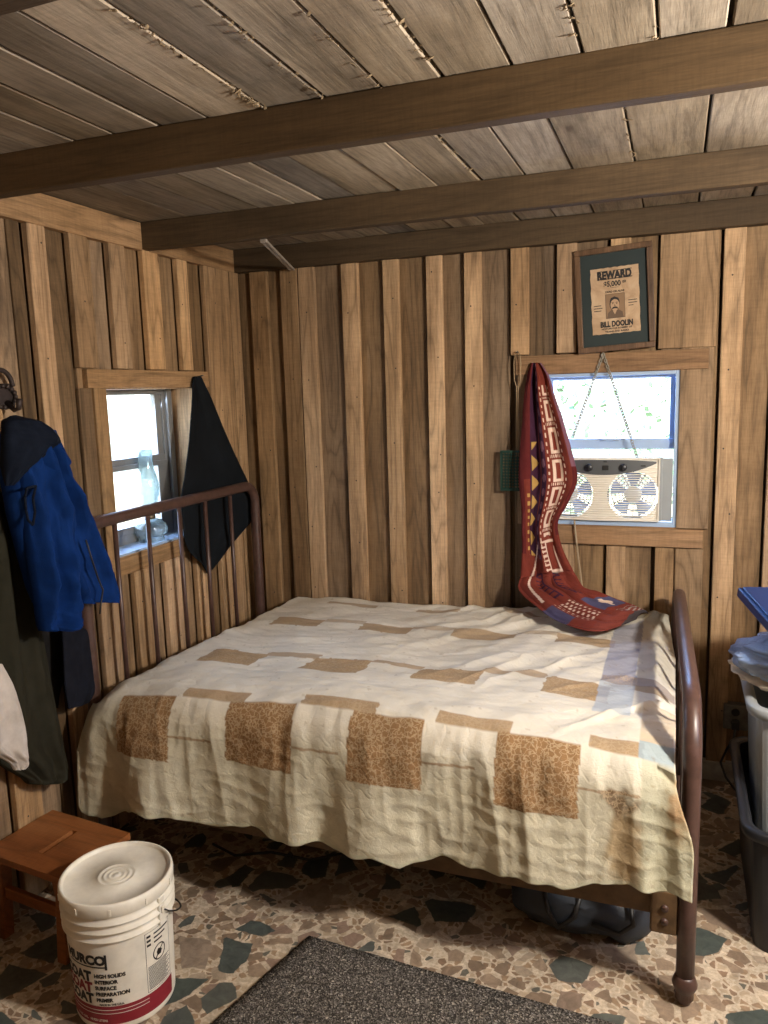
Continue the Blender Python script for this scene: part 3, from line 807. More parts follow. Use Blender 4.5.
for x_, y in ((XF0, 2.08), (XF1, 3.375)):
    q = MB(); q.lathe([(0.010, 0), (0.017, 0.006), (0.020, 0.03), (0.027, 0.045), (0.033, 0.058), (0.034, 0.066), (0.028, 0.082), (0.0245, 0.09)], (x_, y, 0), 20); q.build('foot_cap', M['tube'], fb)
for y, s_ in ((2.085, 1), (3.345, -1)):
    q = MB()
    q.box((-1.93, y - 0.003, 0.254), (0.035, y + 0.003, 0.33)); q.box((-1.93, min(y, y + s_ * .05), 0.254), (0.035, max(y, y + s_ * .05), 0.260))
    q.build('side_rail', M['angle'], bed)
q = MB(); q.box((-0.032, 2.068, 0.205), (0.040, 2.081, 0.335)); q.build('corner_bracket', M['angle'], bed, bevel=0.015, segs=3)
for zz in (0.245, 0.285):
    q = MB(); q.tube([(0.006, 2.070, zz), (0.006, 2.062, zz)], 0.010, 12); q.build('bracket_rivet', M['tube'], bed)
q = MB()
for k in range(9):
    x = -1.85 + k * 0.22
    q.box((x, 2.09, 0.261), (x + 0.03, 3.34, 0.267))
q.build('slats', M['angle'], bed)
q = MB(); q.box((-1.84, 2.135, 0.37), (-0.03, 3.33, 0.590))
seat(bed, (-0.95, 2.7, 0.0))
tag(q.build('mattress', M['ticking'], bevel=0.05, segs=5), 'mattress on the metal bed, covered by the quilt', 'mattress')

# ------------------------------------------------------------------ quilt
HEM = [(-1.95, .30), (-1.93, .265), (-1.85, .245), (-1.76, .285), (-1.685, .326), (-1.60, .322), (-1.539, .318), (-1.44, .302), (-1.353, .306), (-1.25, .325), (-1.144, .305), (-1.03, .318), (-0.922, .309), (-0.82, .322), (-0.736, .297), (-0.67, .32), (-0.61, .343), (-0.52, .325), (-0.44, .336), (-0.34, .343), (-0.259, .33), (-0.18, .352), (-0.087, .366), (-0.03, .362), (0.035, .366), (0.075, .362)]
TOPF = [(-1.95, .685), (-1.85, .70), (-1.6, .725), (-1.2, .745), (-0.8, .755), (-0.4, .75), (-0.1, .735), (0.07, .70)]
YFR = 2.075
L_TOP = 1.32            # depth of the lying part
def ridge(x, y, z=0.0):
    return 1.0 - abs(noise.noise(Vector((x, y, z)))) * 2.0
def q_top(X, Y):
    zf = table(TOPF, X)
    k = (Y - YFR) / (3.41 - YFR)
    z = lerp(zf, 0.695, sstep(0, 1, k)) - 0.018 * math.exp(-((X + 1.0) / 0.7) ** 2) * math.sin(PI * max(0, min(1, k)))
    # lazy drag wrinkles
    z += 0.016 * fbm(X * 2.1, Y * 2.1, 4.0)
    z += 0.007 * fbm(X * 4.0 + Y, Y * 9.0 - X * 2, 3.0)
    z -= 0.03 * sstep(-1.78, -1.90, X)
    z -= 0.055 * sstep(-0.05, 0.03, X) * sstep(0.1, 0.5, k) * (1 - sstep(3.1, 3.3, Y))
    # bunched-up corner by the far foot post
    z += 0.075 * math.exp(-(((X + 0.06) / 0.09) ** 2 + ((Y - 3.33) / 0.08) ** 2)) * (0.8 + 0.5 * noise.noise(Vector((X * 22, Y * 22, 0))))
    # ridge pulled from near the foot end towards the front
    d = (X + 0.05) * 0.78 - (Y - 2.42) * 0.62
    z += 0.016 * math.exp(-(d / 0.013) ** 2) * sstep(-0.34, -0.16, X)
    # sharp drag folds, long and diagonal, strongest towards the back and the foot end
    w_ = sstep(2.25, 2.8, Y) * sstep(-1.25, -0.55, X) * (1 - 0.6 * sstep(-.35, -.1, X))
    q_ = X * 0.95 - 0.75 * Y + 0.10 * fbm(X * 2.2, Y * 2.2, 9.0)
    z += 0.026 * w_ * max(0.0, ridge(q_ * 6.5, (X + Y) * 0.7, 5.0) - .2) ** 1.3
    q2 = Y + 0.22 * X + 0.06 * fbm(X * 2.0, Y * 2.0, 19.0)
    z += 0.007 * max(0.0, ridge(q2 * 6.0, X * 0.9, 12.0) - .3) ** 1.3 * (1 - .7 * w_)
    z += 0.0022 * ridge(X * 9, Y * 26, 1.5)
    return z
def quilt_fn(u, v):
    # v: 0 back edge .. 0.60 fold .. 1 hem
    vb = 0.62
    xl = lerp(-1.80, -1.90, min(1.0, v / vb))
    xr = lerp(0.022, -0.012, sstep(.16, 0.0, v)) if v < vb else lerp(0.022, 0.072, sstep(vb, 0.86, v))
    if v > vb: xl = lerp(-1.90, -1.942, sstep(vb, 0.8, v))
    X = lerp(xl, xr, u)
    if v < vb:
        Y = lerp(3.405, YFR, v / vb)
        z = q_top(X, Y)
        e = (Y - YFR) / 0.10
        if e < 1: z -= 0.020 * (1 - e) ** 2
        eu = (X - xl) / 0.05
        if eu < 1: z -= 0.05 * (1 - eu) ** 2
        return (X, Y, z)
    w = (v - vb) / (1 - vb)
    z0 = q_top(X, YFR) - 0.020
    zh = table(HEM, X) + 0.003 * math.sin(X * 60)
    z = lerp(z0, zh, w)
    # quarter-round shoulder, then vertical drop with soft folds
    s_ = z0 - z
    off = 0.052 * (1 - math.exp(-s_ / 0.035))
    fold = 0.020 * w * math.sin(X * 15 + 2.2 * fbm(X * 2.0, 3.3)) + 0.012 * w * noise.noise(Vector((X * 7, z * 1.2, 8.0)))
    fold += 0.010 * sstep(0, .25, w) * max(0.0, ridge(X * 9 + z * .8, z * 1.1, 3.0)) * (1 - w * .3)
    fold += 0.0028 * ridge(X * 7, z * 20, 2.0) + 0.003 * ridge(X * 20, z * 5, 6.0)
    fold += 0.022 * w * math.exp(-((X + 0.045) / 0.03) ** 2) + 0.012 * w * math.exp(-((X + 1.62) / 0.04) ** 2)
    Y = YFR - off - fold - 0.012 * w
    # right-hand corner stays in front of the foot post
    if X > -0.02: Y = min(Y, lerp(YFR - 0.02, 2.035, sstep(-0.02, 0.03, X)))
    Y = min(Y, lerp(YFR, 2.052, sstep(0, .35, w)))
    # left-hand corner wraps round the end
    k = sstep(-1.86, -1.942, X)
    Y += 0.035 * k * (1 - 0.5 * w)
    return (X, Y, z)
CREAM, CREAM_FRONT_SHADE = (0.70, 0.65, 0.55), (0.60, 0.56, 0.415)
BROWN, LBROWN = (0.285, 0.165, 0.078), (0.35, 0.23, 0.12)
def quilt_col(u, v):
    X, Y, z = quilt_fn(u, v)
    vb = 0.62
    c = list(CREAM)
    n1 = fbm(X * 3, Y * 3 + z * 3, 11.0)
    def blend(col, k):
        for i in range(3): c[i] = lerp(c[i], col[i], k)
    jit = 0.004 * noise.noise(Vector((X * 40, Y * 40, z * 40)))
    if v < vb:
        for (rows, y0, y1, col, k) in (
            (((-1.68, -1.45), (-1.25, -1.02), (-.825, -.60), (-.385, -.178)), 2.39, 2.55, LBROWN, .95),
            (((-1.46, -1.24), (-1.02, -.83), (-.61, -.39), (-.178, -0.0)), 2.535, 2.59, LBROWN, .75),
            (((-1.67, -1.44), (-1.25, -1.03), (-.84, -.58), (-.42, -.2)), 2.955, 3.05, LBROWN, .85),
            (((-1.44, -1.25), (-1.03, -.84), (-.58, -.42)), 3.03, 3.07, LBROWN, .55),
            (((-1.52, -1.28), (-1.08, -.83), (-.64, -.42), (-.20, -.06)), 2.065, 2.125, LBROWN, .9),
            (((-1.55, -1.3), (-1.1, -.9), (-.7, -.5)), 3.30, 3.345, LBROWN, .7)):
            for a, b_ in rows:
                if a + jit < X < b_ + jit and y0 + jit < Y < y1 + jit: blend(col, k)
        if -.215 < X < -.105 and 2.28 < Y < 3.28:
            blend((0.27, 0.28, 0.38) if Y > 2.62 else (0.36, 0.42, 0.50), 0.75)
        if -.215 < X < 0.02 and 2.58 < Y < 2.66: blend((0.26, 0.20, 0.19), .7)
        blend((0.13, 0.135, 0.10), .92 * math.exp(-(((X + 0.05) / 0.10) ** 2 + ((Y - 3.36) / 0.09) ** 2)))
        if -.07 < X < 0.02 and 2.07 < Y < 2.14: blend((0.30, 0.40, 0.46), .8)
        if X > -.07 and 2.14 < Y < 2.42: blend((0.55, 0.38, 0.20), .5)
    else:
        blend(CREAM_FRONT_SHADE, 0.85 * sstep(.74, .58, z))  # front drop's darker, yellower light painted into the dye
        for a, b_ in ((-1.752, -1.538), (-1.328, -1.085), (-.90, -.668), (-.452, -.222)):
            zt = table(TOPF, (a + b_) / 2) - .02
            if a + jit < X < b_ + jit and zt - .185 + jit < z < zt + .03: blend(BROWN, 1.0)
            if b_ < X < b_ + .16 and zt - .105 < z < zt - .097: blend(BROWN, .7)
        if -1.538 < X < -.2: pass
        if X > -.03 and z > .50: blend((0.50, 0.34, 0.16), .55 * sstep(-.03, .03, X))
        # old brown stains near the corner, with shapes of their own
        nz = noise.noise(Vector((X * 38, z * 38, 1)))
        if X > -.06: blend((0.50, 0.50, 0.36), .6)  # turned flap in less light, painted as a greener, duller tone
        d = math.hypot((X + .10) / .05, (z - .47) / .13)
        blend((0.40, 0.27, 0.13), .75 * sstep(1.15, .55, d + .35 * nz))
        d = math.hypot((X + .115) / .055, (z - .605) / .045)
        blend((0.15, 0.085, 0.04), .85 * sstep(1.1, .35, d + .7 * nz))
        d = math.hypot((X - .035) / .03, (z - .60) / .08)
        blend((0.38, 0.20, 0.08), .7 * sstep(1.1, .4, d + .5 * nz))
        if z < table(HEM, X) + .012: blend((0.50, 0.50, 0.36), .6)
    sp = noise.noise(Vector((X * 55, Y * 55, z * 55)))
    if sp > .62: blend((0.30, 0.22, 0.12), .35)
    k = 1.0 + 0.07 * n1
    return tuple(max(0, x * k) for x in c)
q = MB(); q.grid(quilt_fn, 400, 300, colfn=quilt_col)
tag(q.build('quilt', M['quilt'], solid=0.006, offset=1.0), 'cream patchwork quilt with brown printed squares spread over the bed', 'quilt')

# ------------------------------------------------------------------ ribbons of cloth from measured edges
def edge_rows(rows, depth):
    """rows: list of ((xl,yl),(xr,yr)) pixels; depth(row) -> functions turning each into a point."""
    L, R = [], []
    for i, (a, c) in enumerate(rows):
        pl, pr = depth(i, a, c)
        L.append(pl); R.append(pr)
    return L, R
def catmull(P, s):
    n = len(P) - 1
    x = s * n; i = min(int(x), n - 1); t = x - i
    p0, p1, p2, p3 = P[max(i - 1, 0)], P[i], P[i + 1], P[min(i + 2, n)]
    return 0.5 * ((2 * p1) + (p2 - p0) * t + (2 * p0 - 5 * p1 + 4 * p2 - p3) * t * t + (3 * p1 - p0 - 3 * p2 + p3) * t ** 3)

rows = [((531, 363), (541, 363)), ((527, 376), (549, 376)), ((524, 398), (555, 396)), ((522, 425), (563, 420)), ((520, 455), (572, 452)), ((519, 480), (577, 480)), ((521, 505), (568, 503)),
        ((522, 527), (558, 523)), ((522, 552), (562, 547)), ((521, 575), (573, 570)), ((519, 590), (584, 588)), ((534, 606), (602, 594)), ((558, 622), (619, 601)), ((590, 632), (633, 606)), ((616, 629), (643, 611)), ((636, 620), (648, 614))]
def sd(i, a, c):
    if i <= 8:
        Y = table([(0, 3.425), (2, 3.395), (5, 3.36), (8, 3.345)], i)
        return on_y(*a, Y), on_y(*c, Y - 0.012)
    if i == 9: return on_y(*a, 3.335), on_y(*c, 3.32)
    if i == 10: return on_y(*a, 3.31), on_y(*c, 3.31)
    pl = on_z(*a, 0.755 + (0.03 if i < 12 else 0)); pr = on_y(*c, 3.29)
    pr.z = max(pr.z, 0.745)
    return pl, pr
SL, SR = edge_rows(rows, sd)
def scarf_fn(u, v):
    a, c = catmull(SL, v), catmull(SR, v)
    p = a.lerp(c, u)
    w = (c - a).length
    nrm = Vector((0, -1, 0)) if v < .6 else Vector((0, -0.55, 0.83))
    amp = 0.019 * min(1, w / 0.12) * (1 if v < .6 else .9)
    ph = 3.0 * v + 1.5 * fbm(u * 2, v * 3, 2.0)
    d = amp * math.sin(u * 2 * PI * 2.1 + ph) * math.sin(PI * min(1, max(0, u * 1.02))) ** .5 + 0.010 * fbm(u * 5, v * 9, 6.0)
    if v > .62: d = abs(d) + 0.004 + 0.02 * math.sin(PI * u) * sstep(.62, .72, v)
    return p + nrm * d
RUST, DRED, PURP = (0.165, 0.030, 0.019), (0.10, 0.014, 0.014), (0.045, 0.013, 0.033)
WHT, YEL, MAU = (0.66, 0.50, 0.40), (0.44, 0.27, 0.08), (0.18, 0.08, 0.11)
def scarf_col(u, v):
    s = v
    if s < .60:
        if u < .10: c = DRED
        elif u < .20: c = RUST if s > .33 else DRED
        elif u < .50: c = PURP
        else: c = RUST
        if .14 < u < .19 and s > .36 and (s * 46) % 1 < .45: c = YEL
        if .22 < u < .37 and s > .24:
            f = (s * 19) % 1
            if (u - .22) / .15 < 1 - abs(f - .5) * 2.2 - .12: c = YEL
        if .385 < u < .405: c = RUST
        if .42 < u < .49:
            f = (s * 26) % 1
            if math.hypot((u - .455) / .03, (f - .5) / .3) < 1: c = MAU
        if s > .10:
            if (.53 < u < .555 or .80 < u < .825) and (s * 58) % 1 < .5: c = WHT
            f = (s * 14.5) % 1
            if .60 < u < .77 and .10 < f < .90 and not (.645 < u < .725 and .22 < f < .78): c = WHT
            if .575 < u < .80 and (.94 < f or f < .03) and (u * 30) % 1 < .5: c = WHT
        if u > .93: c = MAU if s < .30 else DRED
        if s > .50 and u > .55: c = RUST
        if .51 < s < .60:
            k = (s - .51) / .09
            if .52 < u < .60 and (k * 7) % 1 < .4: c = WHT
            if .60 < u < .625: c = WHT
            if .78 < u < .81 and k > .2: c = WHT
            if .60 < u < .82 and (k < .07 or k > .93): c = WHT
        if u < .5 and s > .535 + .05 * u: c = RUST
        if abs(u - .42 + (s - .52) * 2.4) < .018 and s > .52: c = WHT
    else:
        k = (s - .60) / .40
        c = RUST
        if k < .35:
            if .40 < u < .42 or .60 < u < .62: c = PURP
            if (.30 < u < .40 or .62 < u < .72) and (k * 22) % 1 < .3: c = PURP
            if abs(u - .22 + k * .3) < .018: c = WHT
        if k > .40:
            if .55 < u < .97 and .42 < k < .60: c = (0.07, 0.065, 0.13)
            if math.hypot((u - .78) / .10, (k - .50) / .035) < 1 or (abs(u - .78) < .03 and .44 < k < .57): c = WHT
            if .18 < u < .45 and .38 < k < .62 and (u * 18) % 1 < .45 and (k * 34 + int(u * 18) * .5) % 1 < .45: c = WHT
            if u < .16 and .38 < k < .55: c = (0.07, 0.06, 0.12)
        if k > .66:
            c = (0.16, 0.035, 0.025)
            if u > .6 and (k * 17) % 1 < .4: c = (0.3, 0.24, 0.22)
            if k > .86: c = (0.06, 0.05, 0.055)
    return c
q = MB(); q.grid(scarf_fn, 130, 420, colfn=scarf_col)
tag(q.build('throw_blanket', M['scarf'], solid=0.004, offset=0.0), 'rust red patterned throw hanging from the window trim down onto the quilt', 'blanket')

# black cloth over the side window, hung from a nail by one corner
rows = [((193, 376.5), (200, 376.5)), ((191.5, 384), (203, 384)), ((189, 410), (214, 410)), ((186, 446), (229, 446)), ((182, 478), (244, 478)), ((179, 498), (250.5, 496)), ((180.5, 520), (254, 514)), ((183, 541), (242, 531)), ((189, 554), (229, 547)), ((199, 563), (218, 562)), ((207, 573), (209, 573))]
BL, BR = edge_rows(rows, lambda i, a, c: (on_x(*a, XL + table([(0, .02), (5, .035), (10, .03)], i)), on_x(*c, XL + table([(0, .02), (5, .028), (10, .03)], i))))
def cloth_fn(u, v):
    p = catmull(BL, v).lerp(catmull(BR, v), u)
    w = (catmull(BR, v) - catmull(BL, v)).length
    d = 0.012 * min(1, w / .15) * math.sin(u * PI * 2.2 + 0.8 + v * 1.5) + .006 * fbm(u * 3, v * 3, 1)
    return p + Vector((max(-0.012, d), 0, 0))
q = MB(); q.grid(cloth_fn, 40, 70)
o = q.build('black_cloth', M['black_cloth'], solid=0.003, offset=0.0)
tag(o, 'black cloth hung by its corner over the side window', 'cloth')
q = MB(); p = on_x(197, 377, XL + .015); q.tube([p, p + Vector((.03, 0, .006))], .003, 8); q.lathe([(.006, 0), (.006, .003)], (p.x + .03, p.y, p.z + .004), 10); q.build('nail', M['nail'], o)

# ------------------------------------------------------------------ window fan
fan = empty('window_fan', 'beige twin window fan with dark grey control panel in the back window', 'fan')
FX0, FX1, FZ0, FZ1 = -0.535, -0.058, 1.122, 1.392
FC = [(-0.43, 1.233), (-0.165, 1.233)]; FR = 0.103
def fy(x):                                        # bowed front
    t = (x - (FX0 + FX1) / 2) / ((FX1 - FX0) / 2)
    return YB - 0.022 + 0.030 * t * t
def in_hole(x, z): return any(math.hypot(x - c[0], z - c[1]) < FR for c in FC)
q = MB()                                          # front: closed plate with two round openings, made of fine columns
NXF = 120
cells = []
for i in range(NXF):
    xa, xb = lerp(FX0, FX1, i / NXF), lerp(FX0, FX1, (i + 1) / NXF); xm = (xa + xb) / 2
    segs_ = [(FZ0, FZ1)]
    for c in FC:
        d = abs(xm - c[0])
        if d < FR:
            h = math.sqrt(FR * FR - d * d)
            segs_ = [(FZ0, c[1] - h), (c[1] + h, FZ1)]
    for z0, z1 in segs_:
        q.add([(xa, fy(xa), z0), (xb, fy(xb), z0), (xb, fy(xb), z1), (xa, fy(xa), z1), (xa, fy(xa) + .012, z0), (xb, fy(xb) + .012, z0), (xb, fy(xb) + .012, z1), (xa, fy(xa) + .012, z1)],
              [(0, 1, 2, 3), (4, 7, 6, 5), (0, 4, 5, 1), (3, 2, 6, 7)])
q.box((FX0, YB - .002, FZ0), (FX0 + .006, YB + .045, FZ1)); q.box((FX1 - .006, YB - .002, FZ0), (FX1, YB + .045, FZ1))
q.box((FX0, YB - .015, FZ1 - .006), (FX1, YB + .045, FZ1)); q.box((FX0, YB - .015, FZ0), (FX1, YB + .045, FZ0 + .006))
q.build('housing', M['beige'], fan)
q = MB()                                          # horizontal louvres over the whole front
z = FZ0 + 0.012
while z < FZ1 - 0.01:
    pts = []
    for i in range(25):
        x = lerp(FX0 + .012, FX1 - .012, i / 24)
        pts.append((x, fy(x) - 0.0015, z))
    if z < 1.325 or True:
        q.tube(pts, 0.0026, 6)
    z += 0.0098
q.build('louvres', M['beige'], fan)
q = MB()                                          # lens-shaped control panel
top = [(lerp(-0.500, -0.072, i / 20), 1.384 - 0.010 * abs(i / 10 - 1) ** 3) for i in range(21)]
bot = [(lerp(-0.072, -0.500, i / 20), 1.368 - 0.048 * (1 - abs(i / 10 - 1) ** 2.2)) for i in range(21)]
poly = top + bot
vs = [(x, fy(x) - .007, z) for x, z in poly] + [(x, fy(x) + .002, z) for x, z in poly]; n = len(poly)
q.add(vs, [(k, n - 1 - k, n - 2 - k, k + 1) for k in range(20)] + [(i, (i + 1) % n, n + (i + 1) % n, n + i) for i in range(n)])
q.build('control_panel', M['grey_plastic'], fan)
for xk in (-0.345, -0.205):
    kq = MB(); y = fy(xk) - .007
    Mk = Matrix.Translation((xk, y, 1.352)) @ Matrix.Rotation(PI / 2, 4, 'X')
    kb = MB(); kb.lathe([(0.0165, 0), (0.0155, 0.010), (0.013, 0.013)], (0, 0, 0), 24)
    kq.add([tuple(Mk @ Vector(v)) for v in kb.v], kb.f, smooth=True)
    kq.box((xk - .003, y - .020, 1.341), (xk + .003, y - .010, 1.363), M=None)
    kq.build('knob', M['tote_black'], fan)
q = MB(); y = fy(-.275) - .008; q.box((-.289, y - .004, 1.341), (-.263, y + .002, 1.361)); q.box((-.286, y - .002, 1.374), (-.27, y + .002, 1.379)); q.build('rocker_switch', M['ink_black'], fan, bevel=0.002)
q = MB(); q.box((-.303, fy(-.28) - .006, 1.312), (-.245, fy(-.28) + .002, 1.318)); q.build('badge', M['ink_white'], fan)
q = MB(); q.box((-.135, fy(-.13) - .008, 1.356), (-.115, fy(-.13) - .004, 1.361)); q.build('switch_slot', M['ink_black'], fan)
for c in FC:
    fb_ = MB(); yy = YB + 0.022
    Mh = Matrix.Translation((c[0], yy, c[1])) @ Matrix.Rotation(PI / 2, 4, 'X')
    hub = MB(); hub.lathe([(0.036, -.012), (0.038, 0), (0.034, .012), (0.020, .016)], (0, 0, 0), 28)
    hb_ = MB(); hb_.add([tuple(Mh @ Vector(v)) for v in hub.v], hub.f, smooth=True); hb_.build('motor_hub', M['beige'], fan)
    for k in range(5):
        a0 = 2 * PI * k / 5 + .3
        vs = []
        for i in range(7):
            r = lerp(.034, .095, i / 6)
            for j in range(5):
                a = a0 + lerp(-.30, .30, j / 4) * (1.0 + .25 * i / 6)
                vs.append((c[0] + r * math.cos(a), yy + lerp(-.013, .013, j / 4), c[1] + r * math.sin(a)))
        fb_.add(vs, [(i * 5 + j, i * 5 + j + 1, i * 5 + j + 6, i * 5 + j + 5) for i in range(6) for j in range(4)], smooth=True)
    fb_.build('fan_blades', M['blade'], fan)
q = MB()                                          # rear guard: rings and spokes behind the blades
for c in FC:
    for r_ in (.03, .045, .06, .075, .09):
        q.tube([(c[0] + r_ * math.cos(a_), YB + .043, c[1] + r_ * math.sin(a_)) for a_ in [2 * PI * k / 24 for k in range(24)]], .0022, 5, closed=True)
    for k in range(12):
        a_ = PI * k / 6
        q.tube([(c[0] + .028 * math.cos(a_), YB + .043, c[1] + .028 * math.sin(a_)), (c[0] + .107 * math.cos(a_), YB + .043, c[1] + .107 * math.sin(a_))], .0022, 5)
q.box((FX0 + .004, YB + .0425, FZ0 + .004), (FC[0][0] - .10, YB + .0445, FZ1 - .004)); q.box((FC[0][0] + .10, YB + .0425, FZ0 + .004), (FC[1][0] - .10, YB + .0445, FZ1 - .004)); q.box((FC[1][0] + .10, YB + .0425, FZ0 + .004), (FX1 - .004, YB + .0445, FZ1 - .004))
q.box((FX0 + .004, YB + .0425, FC[0][1] + .095), (FX1 - .004, YB + .0445, FZ1 - .004)); q.box((FX0 + .004, YB + .0425, FZ0 + .004), (FX1 - .004, YB + .0445, FC[0][1] - .095))
q.build('rear_guard', M['grey_plastic'], fan)
q = MB()
q.box((FX1, YB + .012, FZ0), (-0.008, YB + .022, FZ1 - .004)); q.box((FX1, YB + .004, FZ0), (FX1 + .01, YB + .022, FZ1))
q.build('side_panel', M['tote_grey'], fan, bevel=.002)
q = MB(); q.tube([(-0.405, YB - .02, 1.122), (-0.400, YB - .032, 1.08), (-0.385, YB - .030, 0.95), (-0.365, YB - .026, 0.80), (-0.35, YB - .024, 0.60), (-0.34, YB - .024, 0.3)], .004, 8)
q.build('power_cord', M['cord_tan'], fan)
seat(fan, ((FX0 + FX1) / 2, YB + .01, FZ0))

# chain from a nail in the trim down to the sash, both sides
ch = empty('hanging_chain', 'thin metal chain hung in a V from a nail above the back window', 'chain')
pn = Vector((-0.293, YB - .022, 1.828))
q = MB(); q.tube([(pn.x, YB - .012, pn.z + .002), (pn.x, YB - .034, pn.z + .006)], .0028, 8); q.build('nail', M['nail'], ch)
for e in (Vector((-0.418, YB - .004, 1.478)), Vector((-0.150, YB - .006, 1.394))):
    q = MB(); L_ = (e - pn).length; nl = int(L_ / 0.0125); d = (e - pn).normalized(); sdv = d.orthogonal().normalized()
    for k in range(nl):
        c = pn + d * ((k + .5) / nl * L_)
        s1 = sdv if k % 2 == 0 else d.cross(sdv)
        q.tube([c + d * (.0095 * math.cos(a)) + s1 * (.0062 * math.sin(a)) for a in [2 * PI * j / 8 for j in range(8)]], .0021, 6, closed=True)
    q.build('chain_strand', M['chain'], ch)
seat(ch, pn)

# ------------------------------------------------------------------ framed reward poster
ps = empty('framed_poster', 'framed sepia reward poster with dark green mat above the back window', 'picture')
PW, PH = 0.292, 0.403
def pp(x, y, d=0.0): return (x, -d, y)           # poster plane: x right, y up, d towards the room
def pbox(mb, x0, y0, x1, y1, d0, d1): mb.box((x0, -d1, y0), (x1, -d0, y1), seed=.5)
FW = 0.022
q = MB()
for (x0, y0, x1, y1) in ((-PW / 2, -PH / 2, PW / 2, -PH / 2 + FW), (-PW / 2, PH / 2 - FW, PW / 2, PH / 2), (-PW / 2, -PH / 2 + FW, -PW / 2 + FW, PH / 2 - FW), (PW / 2 - FW, -PH / 2 + FW, PW / 2, PH / 2 - FW)):
    pbox(q, x0, y0, x1, y1, -.004, .018)
q.build('frame', M['frame_wood'], ps, bevel=0.003)
q = MB(); pbox(q, -PW / 2 + FW - .002, -PH / 2 + FW - .002, PW / 2 - FW + .002, PH / 2 - FW + .002, 0, .006); q.build('mat_board', M['mat_board'], ps)
SX0, SX1, SY0, SY1 = -0.076, 0.081, -0.118, 0.108
q = MB()
n = 14
edge = [(lerp(SX0, SX1, i / n), SY0 + .001 * math.sin(i * 2.2)) for i in range(n)] + [(SX1 + .001 * math.sin(i * 1.7), lerp(SY0, SY1, i / n)) for i in range(n)] + [(lerp(SX1, SX0, i / n), SY1 + .001 * math.sin(i * 2.9)) for i in range(n)] + [(SX0 + .0012 * math.sin(i * 2.1), lerp(SY1, SY0, i / n)) for i in range(n)]
Mp = Matrix.Rotation(PI / 2, 4, 'X')
q.prism(edge, .0015, Matrix.Translation((0, -.0062, 0)) @ Mp)
sheet = q.build('poster_sheet', M['paper'], ps)
q = MB()
def ptext(s, cx, y, h, width, bold=0.0, slab=False):
    vs, fs = text_geo(s, h * 1.38, bold, 1.0)
    x0 = min(v[0] for v in vs); x1 = max(v[0] for v in vs); k = width / (x1 - x0)
    q.add([(cx - width / 2 + (v[0] - x0) * k, -.0086, y + v[1]) for v in vs], fs)
mid = (SX0 + SX1) / 2
ptext('REWARD', mid, .070, .027, .112, .0022)
for dx in (-.047, -.028, -.008, .012, .031, .050):     # slab serifs
    pbox(q, mid + dx - .009, .0685, mid + dx + .008, .0715, .008, .0086); 
    if abs(dx + .008) > .001: pbox(q, mid + dx - .008, .0955, mid + dx + .007, .098, .008, .0086)
ptext('$5,000', mid - .008, .044, .018, .056, .0008); ptext('00', mid + .031, .051, .009, .012, .0004)
pbox(q, mid - .012, .0385, mid + .012, .0395, .008, .0086)
ptext('DEAD OR ALIVE', mid, .022, .007, .062, .0003)
ptext('BILL DOOLIN', mid + .002, -.094, .019, .106, .0014)
ptext('NOTORIOUS ROBBER OF', mid + .002, -.1035, .0058, .100, .0003); ptext('TRAINS AND BANKS', mid + .002, -.1135, .0058, .078, .0003)
for k in range(3):
    pbox(q, SX0 + .008, -.020 - k * .009, SX0 + .032 + .004 * (k % 2), -.0175 - k * .009, .008, .0086)
    pbox(q, SX1 - .036, -.011 - k * .009, SX1 - .008 - .012 * (k == 2), -.0085 - k * .009, .008, .0086)
PX0, PX1, PY0, PY1 = mid - .032, mid + .031, -.066, .018
for (a, b_, c, d) in ((PX0, PY0, PX1, PY0 + .001), (PX0, PY1 - .001, PX1, PY1), (PX0, PY0, PX0 + .001, PY1), (PX1 - .001, PY0, PX1, PY1)): pbox(q, a, b_, c, d, .008, .0086)
q.build('lettering', M['ink_black'], sheet)
# small engraved portrait of a moustached man
M['sepia_back'] = plain('sepia_portrait_ground', (0.24, 0.15, 0.085), 0.9); M['sepia_skin'] = plain('sepia_skin', (0.42, 0.28, 0.17), 0.9); M['sepia_coat'] = plain('sepia_coat', (0.13, 0.085, 0.055), 0.9)
q = MB()
def ell(cx, cy, rx, ry, d, mat, a0=0, a1=2 * PI, n=26):
    q.add([(cx + rx * math.cos(a0 + (a1 - a0) * i / n), -d, cy + ry * math.sin(a0 + (a1 - a0) * i / n)) for i in range(n)], [tuple(range(n))], mat=mat)
pm = (PX0 + PX1) / 2 - .002
q.add([(PX0 + .001, -.0080, PY0 + .001), (PX1 - .001, -.0080, PY0 + .001), (PX1 - .001, -.0080, PY1 - .001), (PX0 + .001, -.0080, PY1 - .001)], [(0, 1, 2, 3)], mat=0)
q.add([(pm - .026, -.0082, PY0 + .001), (pm + .028, -.0082, PY0 + .001), (pm + .025, -.0082, PY0 + .020), (pm + .010, -.0082, PY0 + .030), (pm - .010, -.0082, PY0 + .030), (pm - .022, -.0082, PY0 + .020)], [(0, 1, 2, 3, 4, 5)], mat=2)
q.add([(pm - .008, -.0083, PY0 + .03), (pm, -.0083, PY0 + .012), (pm + .008, -.0083, PY0 + .03)], [(0, 1, 2)], mat=1)
ell(pm, -.018, .0165, .023, .0084, 3); ell(pm + .001, -.021, .0145, .020, .0086, 1)
q.add([(pm - .016, -.0088, -.010), (pm - .012, -.0088, .003), (pm, -.0088, .008), (pm + .013, -.0088, .002), (pm + .017, -.0088, -.012), (pm + .011, -.0088, -.004), (pm - .004, -.0088, .000), (pm - .012, -.0088, -.006)], [(0, 1, 2, 7), (2, 6, 7), (2, 3, 5, 6), (3, 4, 5)], mat=3)
for dx in (-.006, .007):
    ell(pm + dx, -.0165, .0028, .0012, .0088, 3); ell(pm + dx, -.0125, .0042, .0011, .0088, 3)
